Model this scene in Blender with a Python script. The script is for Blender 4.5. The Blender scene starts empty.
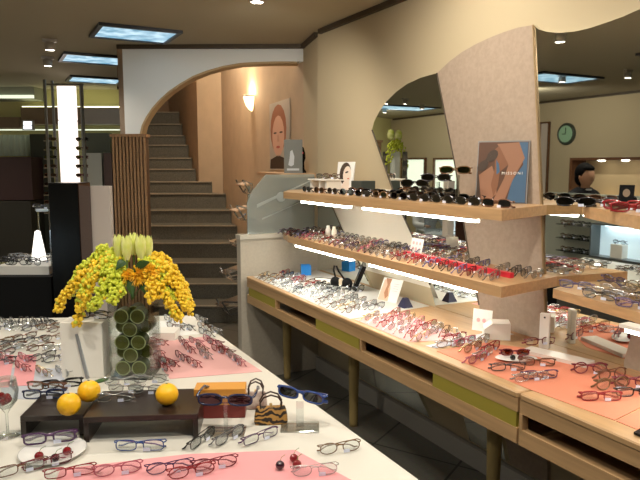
import bpy, math, random
from mathutils import Vector, Matrix
from mathutils.geometry import tessellate_polygon
random.seed(7)
C = bpy.context.scene.collection
PI = math.pi
# ---------------------------------------------------------------- camera frame
F = 622.0; YAW = math.radians(28); PIT = math.radians(6.8); EYE = 1.5
FW = Vector((math.sin(YAW)*math.cos(PIT), math.cos(YAW)*math.cos(PIT), -math.sin(PIT)))
RT = Vector((math.cos(YAW), -math.sin(YAW), 0)); UP = RT.cross(FW)
FD = Vector((math.sin(YAW), math.cos(YAW), 0)); O = Vector((0, 0, EYE))
def ray(x, y): return FW + RT*((x-320)/F) + UP*((240-y)/F)
def onz(x, y, z): d = ray(x, y); return O + d*((z-EYE)/d.z)
def onx(x, y, X): d = ray(x, y); return O + d*(X/d.x)
def ony(x, y, Y): d = ray(x, y); return O + d*(Y/d.y)
def ond(x, y, D): d = ray(x, y); return O + d*(D/d.dot(FD))
def mirr(p): return Vector((2*MX-p.x, p.y, p.z))
MX = 2.08; CEIL = 2.44; WX = 2.1; TZ = .75
cam = bpy.data.objects.new('camera', bpy.data.cameras.new('camera')); C.objects.link(cam)
cam.data.sensor_width = 36; cam.data.lens = F*36/640; cam.data.clip_start = .05
cam.location = O; cam.rotation_euler = (PI/2-PIT, 0, -YAW)
bpy.context.scene.camera = cam

# ---------------------------------------------------------------- materials
MATS = {}
def mat(name, col=(.5,.5,.5), rough=.5, metal=0, emit=None, es=0, noise=0, nscale=20, bump=0, col2=None, coat=0, kind=None):
    if name in MATS: return MATS[name]
    m = bpy.data.materials.new(name); m.use_nodes = True; MATS[name] = m
    nt = m.node_tree; b = nt.nodes['Principled BSDF']
    b.inputs['Base Color'].default_value = (*col, 1); b.inputs['Roughness'].default_value = rough
    b.inputs['Metallic'].default_value = metal; b.inputs['Coat Weight'].default_value = coat
    if emit: b.inputs['Emission Color'].default_value = (*emit, 1); b.inputs['Emission Strength'].default_value = es
    tc = nt.nodes.new('ShaderNodeTexCoord')
    if noise or bump:
        n = nt.nodes.new('ShaderNodeTexNoise'); n.inputs['Scale'].default_value = nscale; n.inputs['Detail'].default_value = 4
        nt.links.new(tc.outputs['Object'], n.inputs['Vector'])
        if noise:
            r = nt.nodes.new('ShaderNodeValToRGB')
            c2 = col2 or tuple(c*(1-noise) for c in col)
            r.color_ramp.elements[0].color = (*c2, 1); r.color_ramp.elements[1].color = (*col, 1)
            r.color_ramp.elements[0].position = .35; r.color_ramp.elements[1].position = .65
            nt.links.new(n.outputs['Fac'], r.inputs['Fac']); nt.links.new(r.outputs['Color'], b.inputs['Base Color'])
        if bump:
            bp = nt.nodes.new('ShaderNodeBump'); bp.inputs['Strength'].default_value = bump; bp.inputs['Distance'].default_value = .003
            nt.links.new(n.outputs['Fac'], bp.inputs['Height']); nt.links.new(bp.outputs['Normal'], b.inputs['Normal'])
    if kind == 'wood':
        mp = nt.nodes.new('ShaderNodeMapping'); mp.inputs['Scale'].default_value = (22, 1.2, 22)
        n = nt.nodes.new('ShaderNodeTexNoise'); n.inputs['Scale'].default_value = 3; n.inputs['Detail'].default_value = 6
        r = nt.nodes.new('ShaderNodeValToRGB'); r.color_ramp.elements[0].color = (*(col2 or tuple(c*.78 for c in col)), 1); r.color_ramp.elements[1].color = (*col, 1)
        r.color_ramp.elements[0].position = .3; r.color_ramp.elements[1].position = .7
        nt.links.new(tc.outputs['Object'], mp.inputs['Vector']); nt.links.new(mp.outputs['Vector'], n.inputs['Vector'])
        nt.links.new(n.outputs['Fac'], r.inputs['Fac']); nt.links.new(r.outputs['Color'], b.inputs['Base Color'])
    if kind == 'tiger':
        w = nt.nodes.new('ShaderNodeTexWave'); w.bands_direction = 'Z'; w.inputs['Scale'].default_value = 22; w.inputs['Distortion'].default_value = 9
        w.inputs['Detail'].default_value = 2; w.inputs['Detail Scale'].default_value = 1.5
        r = nt.nodes.new('ShaderNodeValToRGB'); r.color_ramp.elements[0].color = (.02,.01,.005,1); r.color_ramp.elements[1].color = (*col, 1)
        r.color_ramp.elements[0].position = .4; r.color_ramp.elements[1].position = .62
        nt.links.new(tc.outputs['Object'], w.inputs['Vector']); nt.links.new(w.outputs['Fac'], r.inputs['Fac']); nt.links.new(r.outputs['Color'], b.inputs['Base Color'])
    return m
def tile_mat():
    m = mat('floor_tile', (.03,.03,.03), .32); nt = m.node_tree; b = nt.nodes['Principled BSDF']
    tc = nt.nodes.new('ShaderNodeTexCoord'); mp = nt.nodes.new('ShaderNodeMapping'); mp.inputs['Rotation'].default_value = (0,0,math.radians(-30)); mp.inputs['Location'].default_value = (.1,.16,0)
    br = nt.nodes.new('ShaderNodeTexBrick'); br.offset = 0; br.inputs['Scale'].default_value = 1
    br.inputs['Brick Width'].default_value = .47; br.inputs['Row Height'].default_value = .47; br.inputs['Mortar Size'].default_value = .006
    br.inputs['Color1'].default_value = (.17,.16,.135,1); br.inputs['Color2'].default_value = (.14,.135,.115,1); br.inputs['Mortar'].default_value = (.012,.012,.011,1)
    n = nt.nodes.new('ShaderNodeTexNoise'); n.inputs['Scale'].default_value = 60; n.inputs['Detail'].default_value = 5
    mx = nt.nodes.new('ShaderNodeMix'); mx.data_type = 'RGBA'; mx.blend_type = 'MULTIPLY'; mx.inputs[0].default_value = .6
    nt.links.new(tc.outputs['Object'], mp.inputs['Vector']); nt.links.new(mp.outputs['Vector'], br.inputs['Vector'])
    nt.links.new(tc.outputs['Object'], n.inputs['Vector'])
    nt.links.new(br.outputs['Color'], mx.inputs[6]); nt.links.new(n.outputs['Color'], mx.inputs[7]); nt.links.new(mx.outputs[2], b.inputs['Base Color'])
    return m
def glassy(name, tint=(1,1,1), gloss=.12, rough=.02):
    if name in MATS: return MATS[name]
    m = bpy.data.materials.new(name); m.use_nodes = True; MATS[name] = m; nt = m.node_tree
    for n in list(nt.nodes): nt.nodes.remove(n)
    o = nt.nodes.new('ShaderNodeOutputMaterial'); t = nt.nodes.new('ShaderNodeBsdfTransparent'); g = nt.nodes.new('ShaderNodeBsdfGlossy')
    mx = nt.nodes.new('ShaderNodeMixShader'); t.inputs[0].default_value = (*tint, 1); g.inputs['Roughness'].default_value = rough
    lw = nt.nodes.new('ShaderNodeLayerWeight'); lw.inputs[0].default_value = .25
    ma = nt.nodes.new('ShaderNodeMath'); ma.operation = 'MULTIPLY_ADD'; ma.inputs[1].default_value = .6; ma.inputs[2].default_value = gloss; ma.use_clamp = True
    nt.links.new(lw.outputs['Fresnel'], ma.inputs[0]); nt.links.new(ma.outputs[0], mx.inputs[0])
    nt.links.new(t.outputs[0], mx.inputs[1]); nt.links.new(g.outputs[0], mx.inputs[2]); nt.links.new(mx.outputs[0], o.inputs[0])
    return m
cream = mat('cream_wall', (.50,.415,.275), .9, bump=.12, nscale=120)
hallw = mat('hall_wall', (.58,.46,.33), .85, noise=.08, nscale=6)
white_wall = mat('white_wall', (.84,.87,.88), .9)
shelfwall = mat('shelf_wall', (.80,.76,.66), .85, bump=.1, nscale=120)
texpanel = mat('textured_panel', (.40,.31,.24), .9, noise=.12, nscale=55, bump=.3)
ceilm = mat('ceiling_paint', (.46,.41,.295), .95)
trimm = mat('dark_trim', (.07,.05,.03), .6)
woodl = mat('light_wood', (.54,.335,.165), .42, kind='wood', coat=.2)
woods = mat('shelf_wood', (.56,.34,.165), .42, kind='wood', coat=.2)
olive = mat('olive_fascia', (.33,.27,.04), .5)
black = mat('black_gloss', (.006,.006,.006), .25)
blackm = mat('black_matt', (.005,.005,.005), .8)
for _m in (black,blackm): _m.node_tree.nodes['Principled BSDF'].inputs['Specular IOR Level'].default_value=.2
white = mat('white_laminate', (.82,.79,.73), .45)
whitec = mat('white_card', (.85,.84,.82), .6)
mirrorm = mat('mirror_silver', (.83,.85,.80), .015, 1)
chrome = mat('chrome', (.7,.7,.7), .18, 1)
stone = mat('stair_stone', (.15,.145,.12), .6, noise=.4, nscale=90)
nosing = mat('stair_nosing', (.42,.36,.28), .3, noise=.2, nscale=40)
slatw = mat('slat_wood', (.38,.22,.11), .5, kind='wood')
darkw = mat('espresso_wood', (.022,.013,.010), .28)
lens_clear = glassy('clear_lens', (.93,.95,.95), .10)
lens_dark = glassy('dark_lens', (.10,.08,.05), .10)
lens_green = glassy('green_lens', (.10,.12,.04), .08)
glass = glassy('glass_sheet', (.80,.88,.86), .07)
vglass = glassy('vase_glass', (.95,.97,.96), .015)
acrylic = glassy('acrylic', (.90,.92,.92), .12)
pinkm = mat('pink_paper', (.78,.33,.35), .7)
pinkl = mat('pale_pink_paper', (.74,.40,.39), .7)
salmon = mat('salmon_cloth', (.64,.22,.13), .8, noise=.05, nscale=200)
greym = mat('grey_tray', (.50,.52,.58), .5)
greywall = mat('green_grey_panel', (.40,.42,.36), .6)
tagm = mat('price_tag', (.72,.76,.92), .5)
skin = mat('skin', (.62,.33,.20), .55)
tulip = mat('tulip_petal', (.92,.88,.48), .5, noise=.5, nscale=14, col2=(.62,.70,.10))
COL = dict(silver=(.55,.55,.56), gunmetal=(.12,.12,.14), brown=(.14,.06,.03), red=(.27,.015,.02), purple=(.07,.025,.09), blue=(.015,.05,.22),
           black=(.010,.010,.012), navy=(.01,.02,.07), pink=(.42,.10,.14), tortoise=(.16,.08,.03), gold=(.50,.36,.18), violet=(.13,.11,.24), maroon=(.16,.015,.03))
def fm(c): return mat('frame_'+c, COL[c], .25, .85 if c in ('silver','gunmetal','gold') else .1, coat=.3)

# ---------------------------------------------------------------- mesh builder
WM = {}
def name_cap(p): return not (p[-1][0]>=p[0][0] and p[0][0]<1e-3 and p[-1][1]==p[-2][1])
class MB:
    def __init__(s, M=None): s.v=[]; s.f=[]; s.mi=[]; s.M=M; s.cur=0; s.sm=[]; s.smooth=False
    def add(s, vs, fs):
        o=len(s.v)
        for p in vs:
            p=Vector(p); s.v.append(s.M@p if s.M else p)
        for f in fs: s.f.append([i+o for i in f]); s.mi.append(s.cur); s.sm.append(s.smooth)
        return s
    def box(s,x0,x1,y0,y1,z0,z1):
        return s.add([(x,y,z) for z in (z0,z1) for y in (y0,y1) for x in (x0,x1)],[(0,2,3,1),(4,5,7,6),(0,1,5,4),(2,6,7,3),(0,4,6,2),(1,3,7,5)])
    def bbox(s,x0,x1,y0,y1,z0,z1,b):
        # box with bevelled vertical and horizontal edges (chamfer b)
        P=[]
        ring=lambda i,z:[(x0+i+b*(1-0),y0+i,z),(x1-i-b,y0+i,z),(x1-i,y0+i+b,z),(x1-i,y1-i-b,z),(x1-i-b,y1-i,z),(x0+i+b,y1-i,z),(x0+i,y1-i-b,z),(x0+i,y0+i+b,z)]
        rs=[ring(b*.5,z0),ring(0,z0+b*.5),ring(0,z1-b*.5),ring(b*.5,z1)]
        for r in rs: P+=r
        F_=[tuple(range(7,-1,-1)),tuple(range(24,32))]
        for k in range(3):
            for j in range(8): F_.append((k*8+j,k*8+(j+1)%8,k*8+8+(j+1)%8,k*8+8+j))
        return s.add(P,F_)
    def prism(s,poly,axis,lo,hi):
        n=len(poly)
        def P(a,b,t): return {'z':(a,b,t),'x':(t,a,b),'y':(a,t,b)}[axis]
        vs=[P(a,b,lo) for a,b in poly]+[P(a,b,hi) for a,b in poly]
        tr=tessellate_polygon([[Vector((a,b,0)) for a,b in poly]])
        fs=[(j,(j+1)%n,n+(j+1)%n,n+j) for j in range(n)]
        if n<=4: fs+= [tuple(range(n-1,-1,-1)),tuple(range(n,2*n))]
        else: fs+=[tuple(t) for t in tr]+[tuple(n+i for i in reversed(t)) for t in tr]
        return s.add(vs,fs)
    def tube(s,pts,r,n=6,closed=False,cap=True):
        pts=[Vector(p) for p in pts]; m=len(pts); rs=r if isinstance(r,(list,tuple)) else [r]*m
        vs=[]; prev=None
        for i,p in enumerate(pts):
            if closed: t=(pts[(i+1)%m]-pts[i-1])
            else: t=pts[min(i+1,m-1)]-pts[max(i-1,0)]
            t.normalize()
            a=prev if prev else (Vector((0,0,1)) if abs(t.z)<.9 else Vector((1,0,0)))
            a=(a-t*a.dot(t)).normalized(); prev=a; b=t.cross(a)
            for k in range(n):
                th=2*PI*k/n; vs.append(p+(a*math.cos(th)+b*math.sin(th))*rs[i])
        fs=[]
        for i in range(m if closed else m-1):
            j=(i+1)%m
            for k in range(n): fs.append((i*n+k,i*n+(k+1)%n,j*n+(k+1)%n,j*n+k))
        if not closed and cap: fs+=[tuple(range(n-1,-1,-1)),tuple((m-1)*n+k for k in range(n))]
        return s.add(vs,fs)
    def lathe(s,prof,c=(0,0,0),n=24,axis='z',cap=True):
        vs=[];m=len(prof)
        for r,z in prof:
            for k in range(n):
                th=2*PI*k/n; x,y=r*math.cos(th),r*math.sin(th)
                p={'z':(x,y,z),'y':(x,z,y),'x':(z,x,y)}[axis]; vs.append((p[0]+c[0],p[1]+c[1],p[2]+c[2]))
        fs=[(i*n+k,i*n+(k+1)%n,(i+1)*n+(k+1)%n,(i+1)*n+k) for i in range(m-1) for k in range(n)]
        if cap and prof[0][0]>1e-3 and abs(prof[0][1]-prof[1][1])+abs(prof[0][1]-prof[-1][1])>1e-6: fs.append(tuple(range(n-1,-1,-1)))
        if cap and prof[-1][0]>1e-3 and (prof[0][0]>1e-3 or len(prof)>3) and abs(prof[0][1]-prof[-1][1])>1e-6 and name_cap(prof): fs.append(tuple((m-1)*n+k for k in range(n)))
        return s.add(vs,fs)
    def ball(s,c,r,n=10,m=6,sc=(1,1,1)):
        pr=[(max(math.sin(PI*i/m),1e-4)*1,-math.cos(PI*i/m)) for i in range(m+1)]
        o=len(s.v); vs=[]
        for a,z in pr:
            for k in range(n): vs.append((c[0]+r*sc[0]*a*math.cos(2*PI*k/n),c[1]+r*sc[1]*a*math.sin(2*PI*k/n),c[2]+r*sc[2]*z))
        return s.add(vs,[(i*n+k,i*n+(k+1)%n,(i+1)*n+(k+1)%n,(i+1)*n+k) for i in range(m) for k in range(n)])
    def mesh(s,name,mats):
        me=bpy.data.meshes.new(name); me.from_pydata([tuple(p) for p in s.v],[],s.f)
        for m in (mats if isinstance(mats,(list,tuple)) else [mats]): me.materials.append(m)
        me.polygons.foreach_set('material_index',s.mi); me.polygons.foreach_set('use_smooth',s.sm); me.update(); return me
    def build(s,name,mats,parent=None,world=True):
        if parent is not None:
            if world:
                inv=WM[parent].inverted(); s.v=[inv@p for p in s.v]
            o=bpy.data.objects.new(name,s.mesh(name,mats)); C.objects.link(o); o.parent=parent; WM[o]=WM[parent].copy()
        else:
            n=len(s.v); lo=[min(p[i] for p in s.v) for i in range(3)]; hi=[max(p[i] for p in s.v) for i in range(3)]
            c=Vector(((lo[0]+hi[0])/2,(lo[1]+hi[1])/2,lo[2])); s.v=[p-c for p in s.v]
            o=bpy.data.objects.new(name,s.mesh(name,mats)); C.objects.link(o); o.location=c; WM[o]=Matrix.Translation(c)
        return o
def thing(name,label,cat,loc=(0,0,0),rz=0,group=None):
    o=bpy.data.objects.new(name,None); C.objects.link(o); o.location=loc; o.rotation_euler=(0,0,rz); o.empty_display_size=.05
    o['label']=label; o['category']=cat
    if group: o['group']=group
    WM[o]=Matrix.Translation(Vector(loc))@Matrix.Rotation(rz,4,'Z'); return o
def tag(o,label,cat,group=None,kind=None):
    o['label']=label; o['category']=cat
    if group: o['group']=group
    if kind: o['kind']=kind
    return o
def struct(name,mb,m,label=None,cat=None):
    o=mb.build(name,m); o['kind']='structure'
    o['label']=label or name.replace('_',' '); o['category']=cat or name.split('_')[0]; return o
def FR(px,D,z=None,py=None):     # point on a plane facing the shop front at distance D
    return ond(px,166 if py is None else py,D)
FM = Matrix.Rotation(-YAW,4,'Z')  # frame turned like the stair and arch wall: x = RT, y = FD
def fc(px,py,D): p=ond(px,py,D); return (p.dot(RT),D,p.z)
def fbox(mb,x0,x1,y0,y1,D,dep):   # box in turned frame by its outline
    a0=(fc(x0,(y0+y1)/2,D))[0]; a1=fc(x1,(y0+y1)/2,D)[0]; z1=fc(320,y0,D)[2]; z0=fc(320,y1,D)[2]
    mb.box(a0,a1,D,D+dep,z0,z1); return mb

# ================================================================= SETTING
struct('floor',MB().box(-3.2,3.6,-2.6,12,-.08,0),tile_mat(),'dark grey square tiled floor laid at an angle')
W=[(2.12,4.02),(2.24,4.49),(2.50,6.6),(2.69,7.74),(2.475,8.08),(2.742,9.87),(2.85,11.2)]
struct('wall_right',MB().box(WX,WX+.2,-2.6,3.98,0,CEIL),cream,'cream plastered wall behind the display shelves')
lower=MB().box(WX-.004,WX+.05,.3,3.98,.80,1.33)
def ribbon(mb,pts,z0,z1,t=.06):
    for a,b in zip(pts,pts[1:]):
        a=Vector(a);b=Vector(b);d=(b-a).normalized();n=Vector((d.y,-d.x))*t
        mb.prism([tuple(a),tuple(b),tuple(b+n),tuple(a+n)],'z',z0,z1)
    return mb
struct('wall_hall',ribbon(MB(),W[:2],0,CEIL),cream,'short cream wall beside the staircase opening')
struct('wall_stair',ribbon(MB(),W[1:],0,4.6),hallw,'warm tan wall running up beside the staircase')
pl=[(FR(121.5,5.14).x,FR(121.5,5.14).y),(FR(134,11.2).x,FR(134,11.2).y)]
struct('wall_partition',ribbon(MB(),pl,0,4.6,.05),mat('partition_brown',(.36,.27,.2),.85),'brown wall on the left side of the staircase')
b=MB(FM); a0=fc(118,166,10.9)[0]; a1=fc(330,166,10.9)[0]; b.box(a0,a1,10.9,11.0,0,4.6)
struct('wall_stairback',b,mat('stair_back',(.30,.20,.13),.9),'dark brown wall at the top of the staircase')
b=MB(FM); b.box(fc(118,100,5.1)[0],fc(420,100,5.1)[0],5.1,11.1,4.6,4.65)
struct('ceiling_stair',b,ceilm,'ceiling high above the staircase')
# main ceiling: L-shaped so that the stairwell stays open
pA=FR(122,5.02); pB=Vector((2.24,4.49,0)); pC=FR(120,7.95)
cp=[(-3.2,-2.6),(2.3,-2.6),(2.3,4.45),(pB.x,pB.y+.03),(pA.x,pA.y+.03),(pC.x,pC.y),(-3.2,pC.y+ (pC.x+3.2)*.53)]
struct('ceiling',MB().prism(cp,'z',CEIL,CEIL+.08),ceilm,'beige brown ceiling with recessed lights')
struct('wall_left',MB().box(-3.2,-3.1,-2.6,11.2,0,CEIL),cream,'cream wall opposite the display shelves, seen in the mirrors')
struct('wall_front',MB().box(-3.2,2.3,-2.7,-2.6,0,CEIL),cream,'cream wall at the near end of the shop')
b=MB(FM); b.box(-8,fc(121,90,7.9)[0],7.9,8.0,0,CEIL)
struct('wall_back',b,mat('back_lime',(.60,.56,.27),.8),'yellow-green wall at the far end of the shop')
# arch wall
D=5.02
arc=[(139.5,135),(142,125),(146,117),(152,108),(160,99),(169,91),(180,83.5),(193,76),(207,70.5),(223,66),(240,63),(256,62),(275,61.5),(297,61.5)]
def A(px,py): q=fc(px,py,D); return (q[0],q[2])
poly=[(A(122,45)[0],CEIL),(A(122,45)[0],A(122,135)[1])]+[A(*p) for p in arc]+[(A(303.5,61.5)[0],A(303,61.5)[1]),(A(303.5,45)[0],CEIL)]
b=MB(FM); b.prism(poly,'y',D,D+.12); aw=struct('wall_arch',b,white_wall,'white plastered arch wall over the staircase opening')
e=MB(FM); inn=[A(*p) for p in arc]; 
for (p0,p1) in zip(inn,inn[1:]):
    d=Vector((p1[0]-p0[0],p1[1]-p0[1])).normalized(); nn=Vector((d.y,-d.x))*.016
    q=[p0,p1,(p1[0]+nn.x,p1[1]+nn.y),(p0[0]+nn.x,p0[1]+nn.y)]
    e.prism(q,'y',D-.006,D+.125)
struct('trim_1',e,mat('arch_edge',(.50,.36,.20),.7),'tan edging along the curve of the arch','trim')
# slatted column
b=MB(FM); x0=fc(115,200,4.82)[0]; x1=fc(147.5,200,4.82)[0]; zt=fc(130,137,4.82)[2]
b.cur=1; b.box(x0,x1,4.82,4.90,0,zt); b.cur=0
k=0; x=x0
while x<x1-.008:
    b.box(x,x+.015,4.800,4.82,0,zt-.0); x+=.0265
b.box(x0-.012,x1+.012,4.79,4.91,zt,zt+.022)
struct('wall_column',b,[slatw,mat('slat_back',(.10,.05,.025),.6)],'brown column of vertical wooden slats at the foot of the arch','column')
# crown mouldings
def mould(n,pts,lab):
    b=MB()
    for a,c in zip(pts,pts[1:]):
        a=Vector(a[:2]);c=Vector(c[:2]);d=(c-a).normalized();nn=Vector((-d.y,d.x))*.028
        b.prism([tuple(a),tuple(c),tuple(c+nn),tuple(a+nn)],'z',CEIL-.032,CEIL-.002)
    struct(n,b,trimm,lab,'trim')
mould('trim_2',[(WX,-2.5),(WX,3.93)],'dark crown moulding above the cream display wall')
q=FR(122,5.018)
mould('trim_3',[(2.12,4.02),(2.235,4.47),(q.x,q.y)],'dark crown moulding along the arch wall')
mould('trim_4',[(-3.1,10.5),(-3.1,-2.5)],'dark crown moulding along the opposite wall')
struct('baseboard_right',MB().box(WX-.035,WX,-.5,3.95,0,.10),mat('skirting',(.28,.26,.23),.5),'grey skirting under the display counter')
# wall coverings behind the shelves
struct('trim_5',MB().prism([(2.2,.84),(3.95,.84),(3.95,1.36),(2.2,1.36)],'x',WX-.006,WX),shelfwall,'pale panel between the mirrors')
P=lambda lst:[(onx(x,y,MX).y,onx(x,y,MX).z) for x,y in lst]
tp=P([(437,73),(450,61),(462,52),(476,44),(490,37.5),(504,32),(518,27.5),(533,25),(537,115),(541,205),(546,338)])
bl=(2.05,.12); 
tp=tp+[(1.80,.12),(2.02,.12)]+P([(479,305),(468,250),(455,165)])
struct('trim_6',MB().prism(tp,'x',MX,WX),texpanel,'pinkish beige textured panel with a curved top between two mirrors')
m1=P([(437,73),(455,165),(468,250),(479,305)])+[(2.05,.12),(2.30,.12)]+P([(430,285),(412,235),(398,205),(372,130),(374,122),(379,112),(386,102),(396,92),(407,84),(420,78)])
o=MB().prism(m1,'x',MX,WX).build('wall_mirror',mirrorm); tag(o,'tall slanted mirror with a rounded top left corner between cream wall and beige panel','mirror')
m2=P([(533,25),(539,29.5),(548,32),(560,33),(575,31.5),(590,28),(605,23),(622,17),(640,9)])+[(1.25,2.1),(1.30,1.7),(1.40,1.1),(1.47,.77),(1.48,.6)]+[(1.83,.6)]+P([(546,338),(541,205),(537,115)])
o=MB().prism(m2,'x',MX,WX).build('wall_mirror',mirrorm); tag(o,'large mirror with a wavy top edge at the right end of the display wall','mirror')
m0=[(3.95,1.30),(3.80,1.30),(3.597,1.079),(3.268,.779),(2.85,.33),(2.62,.12),(3.42,.12),(3.42,.70),(3.95,.70)]
o=MB().prism(m0,'x',MX,WX).build('wall_mirror',mirrorm); tag(o,'low mirror at the far end of the counter with a slanting right edge','mirror')
b=MB().prism([(1.46,.6),(1.47,.77),(1.40,1.1),(1.30,1.7),(1.25,2.05),(.3,2.2),(.3,.12),(1.46,.12)],'x',MX,WX)
struct('trim_7',b,texpanel,'beige textured panel to the right of the large mirror')
e=MB(); 
for ln in ([(533,25),(537,115),(541,205),(546,338)],):
    e.tube([onx(x,y,MX-.004) for x,y in ln],.005,6)
struct('trim_8',e,mat('brass_edge',(.35,.24,.13),.35,.4),'thin brown edge strip of the large mirror','trim')
for i,ln in enumerate([[(372,130),(398,205),(412,235),(430,285)],[(437,73),(455,165),(468,250),(479,305)],[(330,201),(342,229),(368,281)]]):
    struct('trim_%d'%(9+i),MB().tube([onx(x,y,MX-.001) for x,y in ln],.004,6),trimm,['dark edge line on the left of the slanted mirror','dark edge line on the right of the slanted mirror','dark slanting edge line of the low far mirror'][i],'trim')
# end panel + glass sheet
t=thing('end_panel','off-white waist-high divider panel closing the far end of the counter','panel',(1.8,4.0,0))
MB().box(1.50,2.12,3.98,4.05,0,1.0).build('panel_board',mat('end_panel_paint',(.50,.45,.37),.85,noise=.08,nscale=60,bump=.2),t)
MB().box(1.495,2.12,3.97,4.06,1.0,1.03).build('panel_cap',mat('cap_paint',(.58,.54,.46),.5),t)
divm=glassy('divider_glass',(.75,.82,.80),.05,.12)
_nt=divm.node_tree; _o=[n for n in _nt.nodes if n.type=='OUTPUT_MATERIAL'][0]; _m=_o.inputs[0].links[0].from_node; _d=_nt.nodes.new('ShaderNodeBsdfDiffuse'); _d.inputs[0].default_value=(.52,.58,.57,1)
_x=_nt.nodes.new('ShaderNodeMixShader'); _x.inputs[0].default_value=.33; _nt.links.new(_m.outputs[0],_x.inputs[1]); _nt.links.new(_d.outputs[0],_x.inputs[2]); _nt.links.new(_x.outputs[0],_o.inputs[0])
gp=[(1.56,1.031),(2.08,1.031),(2.08,1.44),(1.70,1.44),(1.60,1.33),(1.56,1.25)]
frost=mat('etched_frost',(.36,.40,.39),.6)
t=thing('glass_divider','greenish glass sheet with an etched round emblem standing on the divider panel','glass',(1.8,4.0,1.031))
MB().prism(gp,'y',3.995,4.005).build('glass_sheet',divm,t)
c0=ony(281,197,3.993); b=MB(); b.lathe([(.0001,-.0008),(.034,-.0008),(.036,.0008)],(c0.x,3.993,c0.z),24,'y')
for (p0,p1,wd_) in (((257,206),(312,180),.012),((262,219),(305,200),.006)):
    u0=ony(*p0,3.993);u1=ony(*p1,3.993); b.prism([(u0.x,u0.z-wd_),(u1.x,u1.z-wd_*.3),(u1.x,u1.z+wd_*.3),(u0.x,u0.z+wd_)],'y',3.992,3.994)
b.build('etched_emblem',frost,t)

# ================================================================= STAIRCASE
st=thing('staircase','dark speckled stone staircase rising through the arch','staircase',tuple(FR(195,5.9)-Vector((0,0,1.5))))
ys=[307,283.5,262.5,243,225.5,210,193.5,181.6,169,158,145,135.5,124,112]
Ds=[5.87+.33*k for k in range(8)]+[8.48,8.8,9.1,9.4,9.7,10.0]
def rightlim(D):
    # where the frontal line at D meets the right-hand wall
    best=None
    for (a,c) in zip(W,W[1:]):
        da=a[0]*FD.x+a[1]*FD.y; dc=c[0]*FD.x+c[1]*FD.y
        if (da-D)*(dc-D)<=0 and abs(da-dc)>1e-6:
            u=(D-da)/(dc-da); x=a[0]+(c[0]-a[0])*u; y=a[1]+(c[1]-a[1])*u; v=x*RT.x+y*RT.y
            best=v if best is None else min(best,v)
    return best
pd=Vector(pl[1])-Vector(pl[0])
def leftlim(D):
    a=Vector(pl[0]);c=Vector(pl[1]); da=a.x*FD.x+a.y*FD.y; dc=c.x*FD.x+c.y*FD.y; u=(D-da)/(dc-da); q=a+(c-a)*u; return q.x*RT.x+q.y*RT.y+.056
zp=0
for k,(y,D) in enumerate(zip(ys,Ds)):
    z=fc(200,y,D)[2] if k else .165
    D2=Ds[k+1] if k<13 else 10.88
    q=[(leftlim(D),D),(rightlim(D)-.01,D),(rightlim(min(D2+.02,11))-.01 if k<13 else rightlim(10.8),D2+.01),(leftlim(D2),D2+.01)]
    b=MB(FM); b.prism(q,'z',max(0,z-.45) if k else 0,z-.02); s_=b.build('step',stone,st)
    q2=[(leftlim(D),D-.015),(rightlim(D)-.01,D-.015)]+q[2:]
    b=MB(FM); b.prism(q2,'z',z-.02,z); b.build('tread',stone,s_)
    b=MB(FM); b.box(leftlim(D)+.01,rightlim(D)-.02,D-.020,D+.004,z-.010,z+.003); b.build('nosing',nosing,s_)

# ================================================================= CEILING FITTINGS
difm=mat('light_diffuser',(.3,.35,.4),.5)
nt=difm.node_tree; bb=nt.nodes['Principled BSDF']; tc=nt.nodes.new('ShaderNodeTexCoord'); n=nt.nodes.new('ShaderNodeTexNoise'); n.inputs['Scale'].default_value=9; n.inputs['Detail'].default_value=3
r=nt.nodes.new('ShaderNodeValToRGB'); r.color_ramp.elements[0].color=(.12,.34,.50,1); r.color_ramp.elements[1].color=(.62,.86,1,1); r.color_ramp.elements[0].position=.38; r.color_ramp.elements[1].position=.62
nt.links.new(tc.outputs['Object'],n.inputs['Vector']); nt.links.new(n.outputs['Fac'],r.inputs['Fac']); nt.links.new(r.outputs['Color'],bb.inputs['Emission Color']); bb.inputs['Emission Strength'].default_value=.52
darkf=mat('fixture_frame',(.05,.055,.07),.4,.3)
def ceil_light(cx,cy,lab,w=.56,h=.46):
    t=thing('ceiling_light',lab,'light',(cx,cy,CEIL),0,'recessed ceiling panel lights')
    f=MB()
    for a in ((-w/2,w/2,-h/2,-h/2+.03),(-w/2,w/2,h/2-.03,h/2),(-w/2,-w/2+.03,-h/2+.03,h/2-.03),(w/2-.03,w/2,-h/2+.03,h/2-.03)): f.box(a[0],a[1],a[2],a[3],-.022,-.001)
    f.build('frame',darkf,t,False)
    d=MB().box(-w/2+.03,w/2-.03,-h/2+.03,h/2-.03,-.014,-.002).build('diffuser',difm,t,False)
for (x,y),l in zip([((98+174)/2-1,32.5),(95,58),(95,79)],['nearest glowing blue-white ceiling panel light','middle glowing blue-white ceiling panel light behind the nearest one','farthest glowing ceiling panel light near the back wall']):
    p=onz(x,y,CEIL); ceil_light(p.x,p.y,l)
p=mirr(onz(556,77,CEIL)); ceil_light(p.x,p.y,'blue-white ceiling panel light reflected in the large right mirror',.9,.5)
p=mirr(onz(397,107,CEIL)); ceil_light(p.x,p.y,'blue-white ceiling panel light reflected in the slanted mirror',1.3,.6)
spotm=mat('spot_glow',(1,1,1),.5,emit=(1,.93,.80),es=9)
spotb=mat('spot_body',(.55,.52,.48),.35,.3)
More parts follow.
